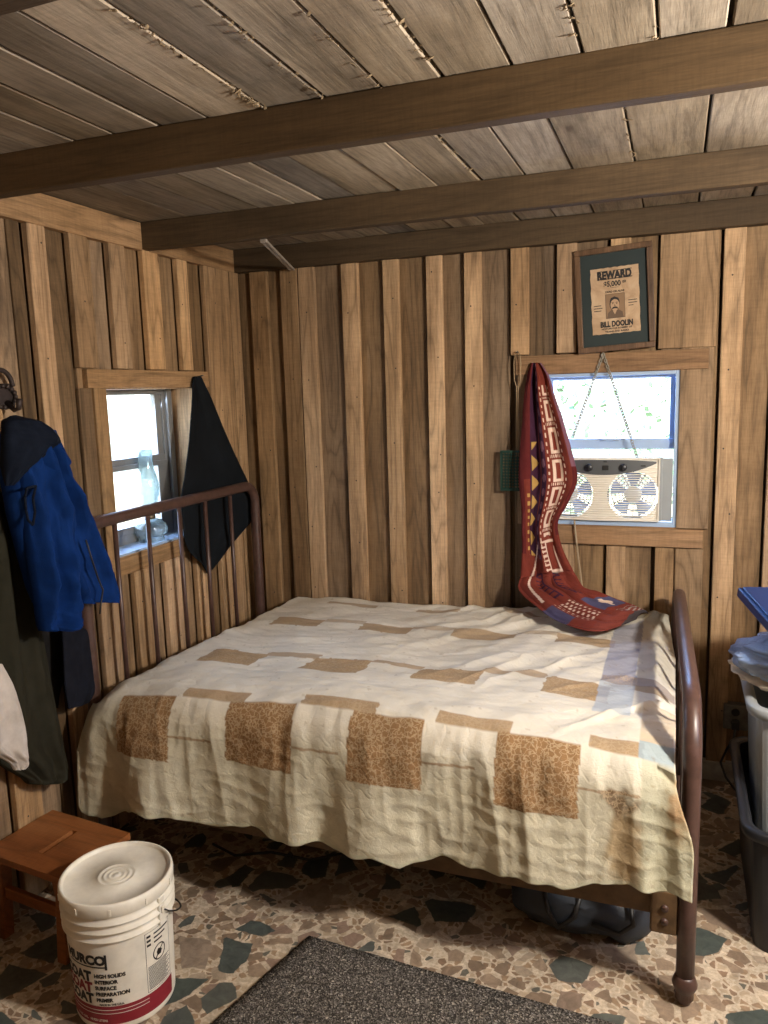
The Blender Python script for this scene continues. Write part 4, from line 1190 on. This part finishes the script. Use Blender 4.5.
q.add([(pm - .001, -.0088, -.017), (pm + .0035, -.0088, -.0255), (pm - .001, -.0088, -.0255)], [(0, 1, 2)], mat=2)
q.add([(pm - .011, -.0089, -.036), (pm - .006, -.0089, -.028), (pm + .001, -.0089, -.0265), (pm + .008, -.0089, -.028), (pm + .013, -.0089, -.036), (pm + .006, -.0089, -.0335), (pm + .001, -.0089, -.0325), (pm - .005, -.0089, -.0335)], [(0, 1, 7), (1, 2, 6, 7), (2, 3, 5, 6), (3, 4, 5)], mat=3)
pt_ = q.build('portrait', [M['sepia_back'], M['sepia_skin'], M['sepia_coat'], M['ink_black']], sheet)
for o_ in (sheet,): o_.scale = (1.15, 1.0, 1.13)
ps.scale = (1.05, 1.05, 1.04)
ps.location = (-0.251, YB - 0.020, 2.0465)
ps.rotation_euler = (math.radians(-2.0), math.radians(-3.2), 0)

# ------------------------------------------------------------------ fly swatter behind the throw
fs_ = empty('fly_swatter', 'green fly swatter with a looped wire handle hung behind the red throw', 'fly swatter')
yq = YB - 0.030
q = MB()
xw = -0.650
pts = [(xw - .004, yq, 1.40), (xw - .004, yq, 1.70)]
pts += [(xw - .014, yq, 1.73), (xw - .016, yq, 1.80), (xw - .010, yq, 1.842), (xw, yq, 1.855), (xw + .010, yq, 1.842), (xw + .014, yq, 1.80), (xw + .012, yq, 1.73), (xw + .003, yq, 1.70), (xw + .003, yq, 1.40)]
q.tube(pts, .0024, 7); q.build('handle', M['wire_tan'], fs_)
q = MB()
for i in range(8):
    for j in range(12):
        x0 = xw - .072 + i * .0135; z0 = 1.255 + j * .0135
        q.box((x0, yq - .0015, z0), (x0 + .0135, yq + .0015, z0 + .005)); q.box((x0, yq - .0015, z0), (x0 + .005, yq + .0015, z0 + .0135))
q.box((xw - .078, yq - .003, 1.25), (xw - .070, yq + .003, 1.42)); q.box((xw + .036, yq - .003, 1.25), (xw + .044, yq + .003, 1.42)); q.box((xw - .078, yq - .003, 1.415), (xw + .044, yq + .003, 1.425)); q.box((xw - .078, yq - .003, 1.245), (xw + .044, yq + .003, 1.255))
q.build('swatter_head', M['green_plastic'], fs_)
q = MB(); q.tube([(xw, YB - .012, 1.848), (xw, yq - .012, 1.850)], .0025, 8); q.build('nail', M['nail'], fs_)
seat(fs_, (xw, yq, 1.25))

# ------------------------------------------------------------------ oil lamp on the side window sill
lamp = empty('oil_lamp', 'clear glass oil lamp with chimney standing on the side window sill', 'lamp')
lc = (XL - 0.070, 2.735, 1.0942)
q = MB(); q.lathe([(0.048, 0), (0.050, .006), (0.046, .018), (0.060, .030), (0.064, .048), (0.058, .066), (0.040, .082), (0.022, .090)], lc, 32); q.build('font', M['lamp_glass'], lamp)
q = MB(); q.lathe([(0.019, .088), (0.022, .092), (0.022, .102), (0.017, .106), (0.015, .118), (0.030, .122), (0.031, .130), (0.020, .138), (0.012, .146)], lc, 24)
q.tube([(lc[0], lc[1], lc[2] + .112), (lc[0] + .04, lc[1] - .005, lc[2] + .112)], .002, 8); q.lathe([(.008, -.002), (.008, .002)], (lc[0] + .042, lc[1] - .005, lc[2] + .112), 12)
q.build('burner', M['brass'], lamp)
q = MB(); q.lathe([(0.028, .128), (0.031, .150), (0.041, .185), (0.045, .212), (0.040, .245), (0.029, .285), (0.026, .325), (0.028, .352), (0.032, .362)], lc, 32, cap0=False, cap1=False); q.build('chimney', M['lamp_glass'], lamp, solid=.002)
seat(lamp, lc); lamp.scale = (1.12, 1.12, 1.08)

# ------------------------------------------------------------------ coat hook and hanging clothes on the left wall
hk = empty('coat_hook', 'ornate dark iron wall hook holding the blue jacket', 'hook')
hc = on_x(3, 393, XL + .03)
q = MB()
q.box((XL + .010, hc.y - .045, hc.z - .05), (XL + .020, hc.y + .055, hc.z + .03), M=None)
for k in range(16):
    a = 2 * PI * k / 16
    q.lathe([(.004, -.007), (.008, -.004), (.0085, .003), (.004, .008)], (XL + .026, hc.y + .005 + .048 * math.cos(a), hc.z - .012 + .034 * math.sin(a)), 8)
q.build('back_plate', M['black_iron'], hk, bevel=.008)
q = MB(); q.tube([(XL + .022, hc.y - .035 + .04 + .044 * math.cos(a), hc.z + .02 + .052 * math.sin(a)) for a in [PI * i / 14 for i in range(15)]], .008, 10); q.build('scroll', M['black_iron'], hk)
q = MB(); q.tube([(XL + .02, hc.y + .02, hc.z - .03), (XL + .05, hc.y + .02, hc.z - .055), (XL + .068, hc.y + .02, hc.z - .05), (XL + .074, hc.y + .02, hc.z - .02)], [.009, .008, .008, .011], 10); q.build('peg', M['black_iron'], hk)
seat(hk, (XL + .01, hc.y, hc.z - .05))

def garment(name, rows, X0, thick, folds, mat, parent=None, seed=0, amp=0.014, nu=64, nv=90, label=None, cat=None, flat=0.55):
    """Closed cloth volume between two measured edges: an oval cross-section with hanging folds."""
    L = [on_x(*a, X0) for a, c in rows]; R_ = [on_x(*c, X0) for a, c in rows]
    g = MB(); vs = []
    for j in range(nv):
        v = j / (nv - 1)
        a, c = catmull(L, v), catmull(R_, v)
        cen = (a + c) / 2; half = (c - a) / 2; w = half.length
        th = thick * min(1.0, w / 0.06) * (0.45 + 0.55 * sstep(0, .15, v)) 
        for i in range(nu):
            an = 2 * PI * i / nu
            cx, sx_ = math.cos(an), math.sin(an)
            sy = math.copysign(abs(sx_) ** flat, sx_)
            f = amp * math.sin(cx * folds + 2.6 * fbm(cx * 1.2, v * 2.0, seed) + seed) * (1 - abs(cx) ** 4) * sstep(.02, .3, v)
            f += amp * .8 * fbm(cx * 2.2, v * 5.0, seed + 4.0) * (1 - abs(cx) ** 6)
            p = cen + half * cx * (1 + .02 * fbm(v * 9, seed))
            p = p + Vector((th * sy + (f if sx_ > 0 else 0), 0, 0))
            vs.append(p)
    fs = [(j * nu + i, j * nu + (i + 1) % nu, (j + 1) * nu + (i + 1) % nu, (j + 1) * nu + i) for j in range(nv - 1) for i in range(nu)]
    fs += [tuple(range(nu))[::-1], tuple((nv - 1) * nu + i for i in range(nu))]
    g.add(vs, fs, smooth=True)
    o = g.build(name, mat, parent)
    if label: tag(o, label, cat)
    return o

jk = empty('blue_jacket', 'bright blue fleece jacket with a navy hood hanging from the iron hook', 'jacket')
garment('body', [((6, 424), (30, 424)), ((4, 440), (50, 434)), ((3, 470), (62, 465)), ((8, 500), (76, 495)), ((14, 530), (90, 525)), ((22, 560), (102, 555)), ((30, 588), (111, 582)), ((36, 603), (114, 602))], -1.875, .050, 7.0, M['jacket_blue'], jk, 2, .032)
garment('sleeve', [((18, 455), (50, 450)), ((20, 490), (58, 488)), ((26, 530), (66, 530)), ((32, 570), (71, 572)), ((37, 600), (76, 606)), ((40, 620), (72, 621)), ((42, 631), (62, 630))], -1.835, .042, 5.0, M['jacket_blue'], jk, 5, .030)
garment('hood', [((10, 416), (16, 415)), ((5, 422), (42, 424)), ((4, 434), (58, 440)), ((4, 450), (50, 448)), ((4, 470), (27, 468)), ((6, 486), (12, 485))], -1.84, .045, 4.0, M['jacket_navy'], jk, 8, .008, flat=.8)
garment('collar_flap', [((53, 430), (56, 430)), ((54, 440), (64, 452)), ((54, 452), (70, 462)), ((55, 462), (66, 468)), ((57, 472), (62, 473))], -1.85, .022, 2.0, M['jacket_blue'], jk, 11, .004)
q = MB()
for a, c in zip([(27, 488), (25, 497), (26, 510), (28, 520), (33, 525), (35, 512), (33, 498), (36, 486)], [(25, 497), (26, 510), (28, 520), (33, 525), (35, 512), (33, 498), (36, 486), (27, 488)]):
    q.tube([on_x(*a, -1.780), on_x(*c, -1.780)], .004, 6)
q.build('pocket_zip', M['jacket_navy'], jk)
q = MB(); q.tube([on_x(x, y, -1.815) for x, y in ((86, 540), (92, 560), (98, 578), (103, 590), (101, 604), (100, 614))], .003, 7); q.build('drawstring', M['ink_black'], jk)
jk_base = on_x(60, 600, -1.9); seat(jk, jk_base)

ct = garment('olive_coat', [((-30, 498), (4, 492)), ((-34, 520), (18, 518)), ((-36, 560), (26, 560)), ((-38, 610), (36, 612)), ((-38, 660), (46, 662)), ((-38, 700), (54, 705)), ((-36, 740), (62, 745)), ((0, 765), (66, 765)), ((22, 778), (62, 780)), ((28, 784), (46, 783))], -1.965, .030, 9.0, M['coat'], None, 14, .016, label='long olive drab coat hanging below the blue jacket', cat='coat')
garment('dark_sweatshirt', [((30, 618), (58, 616)), ((32, 640), (70, 640)), ((36, 665), (66, 668)), ((42, 690), (60, 692)), ((48, 708), (58, 708))], -2.003, .008, 5.0, M['grey_cloth'], None, 17, .003, label='dark grey sweatshirt hanging between the olive coat and the navy trousers', cat='sweatshirt')
garment('dark_trousers', [((62, 626), (80, 626)), ((62, 632), (87, 632)), ((63, 650), (90, 650)), ((64, 675), (93, 675)), ((66, 695), (94, 692)), ((68, 709), (88, 703))], -1.926, .010, 4.0, M['jeans'], None, 20, .004, label='dark navy trousers hanging against the wall beside the headboard', cat='trousers')
garment('pale_sleeve_shirt', [((-22, 660), (2, 664)), ((-22, 690), (14, 692)), ((-20, 720), (22, 720)), ((-18, 745), (26, 748)), ((8, 762), (27, 762)), ((14, 770), (24, 769))], -1.825, .020, 4.0, M['white_cloth'], None, 23, .008, label='dusty white shirt hanging in front of the olive coat', cat='shirt')

# ------------------------------------------------------------------ step stool
st = empty('step_stool', 'orange pine step stool with a hand slot in its top', 'stool')
zt = 0.300
q = MB()
sx0, sx1, sy0, sy1 = -2.005, -1.648, 1.655, 1.925
hx0, hx1, hy0, hy1 = -1.865, -1.795, 1.778, 1.806
def planks(x0, y0, x1, y1): q.box((x0, y0, zt - .022), (x1, y1, zt), .5, seed=.31)
hx0, hx1, hy0, hy1 = -1.838, -1.815, 1.725, 1.86
planks(sx0, sy0, sx1, hy0); planks(sx0, hy1, sx1, sy1); planks(sx0, hy0, hx0, hy1); planks(hx1, hy0, sx1, hy1)
q.build('top', M['stool'], st)
for (x, y, dx, dy) in ((-1.975, 1.70, -.0, -.02), (-1.70, 1.70, .0, -.02), (-1.975, 1.885, -.0, .02), (-1.70, 1.885, .0, .02)):
    q = MB(); s_ = .019
    vs = [(x + dx + a * s_, y + dy + b_ * s_, 0) for a, b_ in ((-1, -1), (1, -1), (1, 1), (-1, 1))] + [(x + a * s_, y + b_ * s_, zt - .022) for a, b_ in ((-1, -1), (1, -1), (1, 1), (-1, 1))]
    q.add(vs, [(0, 3, 2, 1), (4, 5, 6, 7), (0, 1, 5, 4), (1, 2, 6, 5), (2, 3, 7, 6), (3, 0, 4, 7)], .46)
    q.build('leg', M['stool'], st, bevel=.003)
for y in (1.69, 1.895):
    q = MB(); q.box((-1.956, y - .009, .135), (-1.719, y + .009, .172), .46); q.build('stretcher', M['stool'], st, bevel=.002)
for x in (-1.975, -1.70):
    q = MB(); q.box((x - .009, 1.72, .225), (x + .009, 1.866, .277), .46); q.build('apron', M['stool'], st, bevel=.002)
seat(st, (-1.83, 1.79, 0)); st.rotation_euler = (0, 0, math.radians(-6))

# ------------------------------------------------------------------ bucket
bk = empty('paint_bucket', 'white plastic paint bucket with lid and red banded label on the mosaic floor', 'bucket')
BC = Vector((-1.445, 1.615, 0.0))
def br(z): return lerp(.136, .147, z / .36)
q = MB()
prof = [(0.128, 0.0), (.134, .003), (br(.01), .010)] + [(br(z), z) for z in (.05, .1, .15, .2, .25, .268)]
for zr in (.275, .300, .325):
    prof += [(br(zr), zr - .004), (br(zr) + .0085, zr), (br(zr) + .0085, zr + .003), (br(zr), zr + .009)]
prof += [(br(.35), .345), (.147, .352)]
q.lathe(prof, BC, 72); q.build('body', M['bucket'], bk)
q = MB()
q.lathe([(.150, .346), (.1535, .350), (.1545, .372), (.153, .383), (.149, .386), (.145, .384), (.143, .377), (.141, .3735)] + [(.052, .3735), (.050, .3765), (.047, .3735), (.037, .3735), (.035, .3765), (.032, .3735), (.023, .3735), (.021, .3765), (.018, .3735), (.010, .3735), (.008, .376), (.003, .376)], BC, 72, cap0=False)
for k in range(10):
    a = 2 * PI * k / 10 + .25
    Mt = Matrix.Translation(BC + Vector((0, 0, .354))) @ Matrix.Rotation(a, 4, 'Z')
    q.box((.1525, -.003, 0), (.1560, .003, .018), M=Mt)
q.build('lid', M['bucket'], bk)
FACE = math.atan2(-BC.y, -BC.x)                   # direction the label is seen from
def wrap(phi_deg, z, lift=0.0006):
    a = FACE + math.radians(phi_deg); r = br(z) + lift
    return (BC.x + r * math.cos(a), BC.y + r * math.sin(a), z)
def band(mb, p0, p1, z0, z1, lift, n=None):
    n = n or max(2, int((p1 - p0) / 4))
    vs = []; 
    for i in range(n + 1):
        p = lerp(p0, p1, i / n)
        vs += [wrap(p, z0, lift), wrap(p, z1, lift)]
    mb.add(vs, [(2 * i, 2 * i + 2, 2 * i + 3, 2 * i + 1) for i in range(n)], smooth=True)
def btext(mb, s, phi0, z, h, bold=0.0, sx=1.0, lift=.0008, right=False):
    vs, fs = text_geo(s, h * 1.38, bold, sx)
    if right:
        xm = max(v[0] for v in vs); vs = [(v[0] - xm, v[1]) for v in vs]
    mb.add([wrap(phi0 + math.degrees(v[0] / .142), z + v[1], lift) for v in vs], fs)
lab = MB(); band(lab, -96, 62, .022, .078, .0005); lab.build('red_band', M['ink_red'], bk)
lab = MB(); band(lab, -96, 24, .0655, .0675, .0009); band(lab, -96, 24, .0545, .0565, .0009); btext(lab, '5 U.S. GAL.  18.925 LITERS', -66, .031, .0068, .0003)
for k, zz in enumerate((.10,)): pass
lab.build('white_print', M['ink_white'], bk)
lab = MB()
btext(lab, 'MURCO', -19, .206, .027, .0022, 1.0, right=True); band(lab, -70, -19, .196, .200, .0008); band(lab, -20.5, -18, .19, .236, .0008)
btext(lab, 'COAT', -37, .154, .029, .0024, .95, right=True); btext(lab, 'COAT', -37, .086, .029, .0024, .95, right=True)
for i, s in enumerate(('HIGH SOLIDS', 'INTERIOR', 'SURFACE', 'PREPARATION', 'PRIMER')):
    btext(lab, s, -34, .166 - i * .0185, .0112, .0008, .92)
btext(lab, 'MADE IN THE U.S.A.', -31, .0805, .0062, .0004, .9)
# warning panel
band(lab, 23, 23.5, .083, .262, .0008, 2); band(lab, 58.5, 59, .083, .262, .0008, 2); band(lab, 23, 59, .261, .262, .0008); band(lab, 23, 59, .083, .084, .0008)
for k in range(3):
    band(lab, 34, 56 - 5 * k, .247 - k * .013, .252 - k * .013, .0008); band(lab, 25, 30, .246 - k * .013, .253 - k * .013, .0008)
n = 28
for i in range(n):
    a0, a1 = 2 * PI * i / n, 2 * PI * (i + 1) / n
    vs = []
    for a, r in ((a0, .024), (a1, .024), (a1, .0205), (a0, .0205)): vs.append(wrap(41 + math.degrees(r * .95 * math.cos(a) / .142), .186 + r * math.sin(a), .0008))
    lab.add(vs, [(0, 1, 2, 3)])
lab.add([wrap(41 + dp, .186 + dz, .0009) for dp, dz in ((-6.5, -.015), (-5.5, -.018), (6.5, .015), (5.5, .018))], [(0, 1, 2, 3)])
lab.add([wrap(41 + dp, .186 + dz, .0008) for dp, dz in ((-3, -.010), (2, -.010), (4, .0), (1, .008), (-2, .010), (-4, .002))], [(0, 1, 2, 3, 4, 5)])
for k in range(17): band(lab, 25, 57 - 3 * ((k * 7) % 3), .1565 - k * .0042, .1585 - k * .0042, .0008)
lab.build('black_print', M['ink_black'], bk)
lab = MB(); btext(lab, 'COAT', -37, .120, .029, .0024, .95, right=True); lab.build('red_print', M['ink_red'], bk)
for ph in (46, 226):
    q = MB(); a = FACE + math.radians(ph)
    Mt = Matrix.Translation(BC) @ Matrix.Rotation(a, 4, 'Z')
    q.box((.143, -.012, .262), (.153, .012, .345), M=Mt); q.box((.153, -.008, .298), (.159, .008, .318), M=Mt)
    q.build('bail_ear', M['bucket'], bk, bevel=.003)
q = MB(); a0 = FACE + math.radians(46)
ux = Vector((math.cos(a0), math.sin(a0), 0)); uy = Vector((-math.sin(a0), math.cos(a0), 0))
pts = []
for i in range(31):
    t_ = PI * i / 30
    R_ = .160 + .010 * math.sin(t_)
    pts.append(BC + ux * R_ * math.cos(t_) + uy * R_ * math.sin(t_) + Vector((0, 0, .308 - .10 * math.sin(t_) ** .8)))
q.tube(pts, .0024, 7); q.build('bail_handle', M['wire'], bk)
seat(bk, BC)

# ------------------------------------------------------------------ carpet mat
q = MB()
c0, c1, c2 = Vector((-1.038, 1.978, 0)), Vector((-1.215, 1.28, 0)), Vector((0.25, 1.905, 0))
ex, ey = c2 - c0, c1 - c0
def mat_fn(u, v):
    p = c0 + ex * u + ey * v
    return (p.x, p.y, 0.010 + 0.0015 * fbm(u * 5, v * 5))
q.grid(mat_fn, 30, 20)
tag(q.build('door_mat', M['rug'], solid=0.009, offset=-1.0), 'dark speckled carpet mat on the stone mosaic floor', 'mat')

# ------------------------------------------------------------------ bag under the bed
q = MB()
def bag_fn(u, v):
    a = 2 * PI * u; r = math.sin(PI * v) ** .55
    x = -0.235 + .235 * r * math.copysign(abs(math.cos(a)) ** .75, math.cos(a)); y = 2.365 + .15 * r * math.copysign(abs(math.sin(a)) ** .75, math.sin(a)); z = .093 - .09 * math.cos(PI * v)
    k = .02 * fbm(x * 7, y * 7, z * 7 + 3)
    return (x + k, y + k, max(.002, z + k * 1.2))
q.grid(bag_fn, 60, 40)
bg = empty('travel_bag', 'black nylon bag lying on the floor under the foot of the bed', 'bag')
q.build('body', M['black_bag'], bg)
q = MB(); q.tube([(-.345, 2.237, .15), (-.33, 2.211, .10), (-.30, 2.207, .055), (-.25, 2.211, .10), (-.235, 2.237, .165)], .008, 8); q.tube([(-.09, 2.237, .16), (-.08, 2.213, .11), (-.12, 2.207, .075), (-.20, 2.201, .095)], .008, 8); q.build('strap', M['ink_black'], bg)
seat(bg, (-0.235, 2.43, 0))
q = MB(); q.tube([(-1.62, 2.34, .006), (-1.5, 2.30, .006), (-1.38, 2.36, .006), (-1.22, 2.36, .006), (-1.1, 2.45, .006), (-1.3, 2.5, .006), (-1.45, 2.42, .006)], .005, 8)
tag(q.build('loose_cable', M['cord_dark']), 'dark cable lying on the floor under the bed', 'cable')

# ------------------------------------------------------------------ totes on the right
def tote(name, x0, y0, x1, y1, z0, z1, taper, mat, label, rim=.018):
    root = empty(name, label, 'storage tote')
    def ring(x0, y0, x1, y1, z, r, n=7):
        out = []
        for cx, cy, a0 in ((x1 - r, y1 - r, 0), (x0 + r, y1 - r, PI / 2), (x0 + r, y0 + r, PI), (x1 - r, y0 + r, 1.5 * PI)):
            for i in range(n):
                a = a0 + PI / 2 * i / (n - 1); out.append((cx + r * math.cos(a), cy + r * math.sin(a), z))
        return out
    def loft(mb, rings, cap0=True):
        k = len(rings[0]); vs = [p for r in rings for p in r]
        fs = [(i * k + j, i * k + (j + 1) % k, (i + 1) * k + (j + 1) % k, (i + 1) * k + j) for i in range(len(rings) - 1) for j in range(k)]
        if cap0: fs.append(tuple(range(k))[::-1])
        fs.append(tuple((len(rings) - 1) * k + j for j in range(k)))
        mb.add(vs, fs, smooth=False)
    t = taper; w = .006
    b_ = MB()
    h = z1 - z0
    def R(d, z, r): return ring(x0 + d, y0 + d, x1 - d, y1 - d, z, r)
    loft(b_, [R(t, z0, .05), R(t * .8, z0 + .2 * h, .052), R(.006, z1 - .04, .06), R(0.006, z1 - .005, .06), R(.012, z1 - .005, .055), R(t * .8 + w, z0 + .2 * h, .045), R(t + w, z0 + w, .045)])
    b_.build('bin', mat, root, bevel=.002)
    r_ = MB()
    rr = [R(.004, z1 - .045, .062), R(-rim, z1 - .030, .075), R(-rim - .004, z1 - .004, .078), R(-rim, z1, .075), R(.000, z1 + .002, .06), R(.008, z1 - .004, .055)]
    k = len(rr[0]); r_.add([p for q_ in rr for p in q_], [(i * k + j, i * k + (j + 1) % k, (i + 1) * k + (j + 1) % k, (i + 1) * k + j) for i in range(len(rr) - 1) for j in range(k)], smooth=True)
    r_.build('rim', mat, root)
    return seat(root, ((x0 + x1) / 2, (y0 + y1) / 2, z0))
tote('storage_tote', 0.232, 2.33, 0.98, 2.98, 0.0, 0.405, .03, M['tote_black'], 'big black plastic tote on the floor by the foot of the bed')
tote('storage_tote', 0.252, 2.53, 0.95, 2.95, 0.245, 0.70, .028, M['tote_grey'], 'grey plastic tote nested inside the black tote')
# bagged linen on the grey tote
bg = empty('bagged_linen', 'clear plastic bag of cream linen, tinted with blue window light, piled on the grey tote', 'bag')
def blob(cx, cy, cz, rx, ry, rz, amp, sc, sd, zmin):
    def f(u, v):
        a = 2 * PI * u; th = PI * v
        d = Vector((math.sin(th) * math.cos(a), math.sin(th) * math.sin(a), -math.cos(th)))
        k = 1 + amp * ridge(d.x * sc + sd, d.y * sc, d.z * sc) - amp * .5 + amp * .5 * fbm(d.x * sc * 2.5, d.y * sc * 2.5, d.z * sc * 2.5 + sd)
        p = Vector((cx + d.x * rx * k, cy + d.y * ry * k, cz + d.z * rz * k)); p.z = max(p.z, zmin)
        return p
    return f
q = MB(); q.grid(blob(.56, 2.72, .765, .355, .215, .07, .12, 3.2, 3.0, .704), 70, 44); q.build('linen', M['cream_cloth'], bg)
q = MB(); q.grid(blob(.575, 2.72, .803, .378, .240, .098, .10, 3.0, 9.0, .716), 80, 50); q.build('bag', M['bag'], bg)
seat(bg, (.56, 2.74, .70))
q = MB()
Ml = Matrix.Translation((.605, 2.74, .953)) @ Matrix.Rotation(math.radians(5), 4, 'Y') @ Matrix.Rotation(math.radians(10), 4, 'X') @ Matrix.Rotation(math.radians(18), 4, 'Z')
q.box((-.34, -.20, -.012), (.34, .20, .012), M=Ml); q.box((-.35, -.21, -.030), (-.332, .21, .004), M=Ml); q.box((.332, -.21, -.030), (.35, .21, .004), M=Ml); q.box((-.35, -.21, -.030), (.35, -.192, .004), M=Ml); q.box((-.35, .192, -.030), (.35, .21, .004), M=Ml)
tag(q.build('tote_lid', M['lid_blue'], bevel=.006, segs=3), 'blue plastic tote lid tilted on top of the bagged linen', 'lid')

# outlet box and cord
ob = empty('wall_outlet', 'metal outlet box with a plug low on the back wall', 'outlet')
q = MB(); q.box((.220, YB - .035, .245), (.315, YB + .012, .355)); q.build('box', M['outlet'], ob, bevel=.006)
q = MB()
for z in (.275, .325): q.lathe([(.016, 0), (.016, .004)], (0, 0, 0), 16); break
q = MB()
for z in (.278, .324):
    Mk = Matrix.Translation((.266, YB - .035, z)) @ Matrix.Rotation(PI / 2, 4, 'X'); kb = MB(); kb.lathe([(.017, 0), (.016, .004)], (0, 0, 0), 18); q.add([tuple(Mk @ Vector(v)) for v in kb.v], kb.f)
q.build('socket', M['ink_black'], ob)
q = MB(); q.box((.252, YB - .075, .262), (.28, YB - .040, .294)); q.tube([(.266, YB - .07, .27), (.258, YB - .075, .22), (.235, YB - .055, .16), (.215, YB - .05, .10), (.235, YB - .075, .05), (.27, YB - .10, .012), (.30, YB - .12, .006)], .005, 8); q.build('plug_cord', M['cord_dark'], ob)
seat(ob, (.266, YB, .245))

# stick nailed under the ceiling beams
q = MB(); p0, p1 = Vector((-1.487, 2.738, 2.280)), Vector((-1.712, 3.41, 2.281))
d = (p1 - p0).normalized(); sdv = Vector((d.y, -d.x, 0)); 
for off in (-.009, .005):
    a, b_ = p0 + sdv * off, p1 + sdv * off
    vs = []
    for p in (a, b_): vs += [p, p + sdv * .010, p + sdv * .010 - Vector((0, 0, .010)), p - Vector((0, 0, .010))]
    q.add(vs, [(0, 1, 2, 3), (7, 6, 5, 4), (0, 4, 5, 1), (1, 5, 6, 2), (2, 6, 7, 3), (3, 7, 4, 0)])
q.box((p0.x - .014, p0.y - .002, 2.270), (p0.x + .012, p0.y + .012, 2.2835))
tag(q.build('thin_stick', M['silver_wood'], bevel=.002), 'thin silvery stick fixed under the two rear ceiling beams', 'stick')
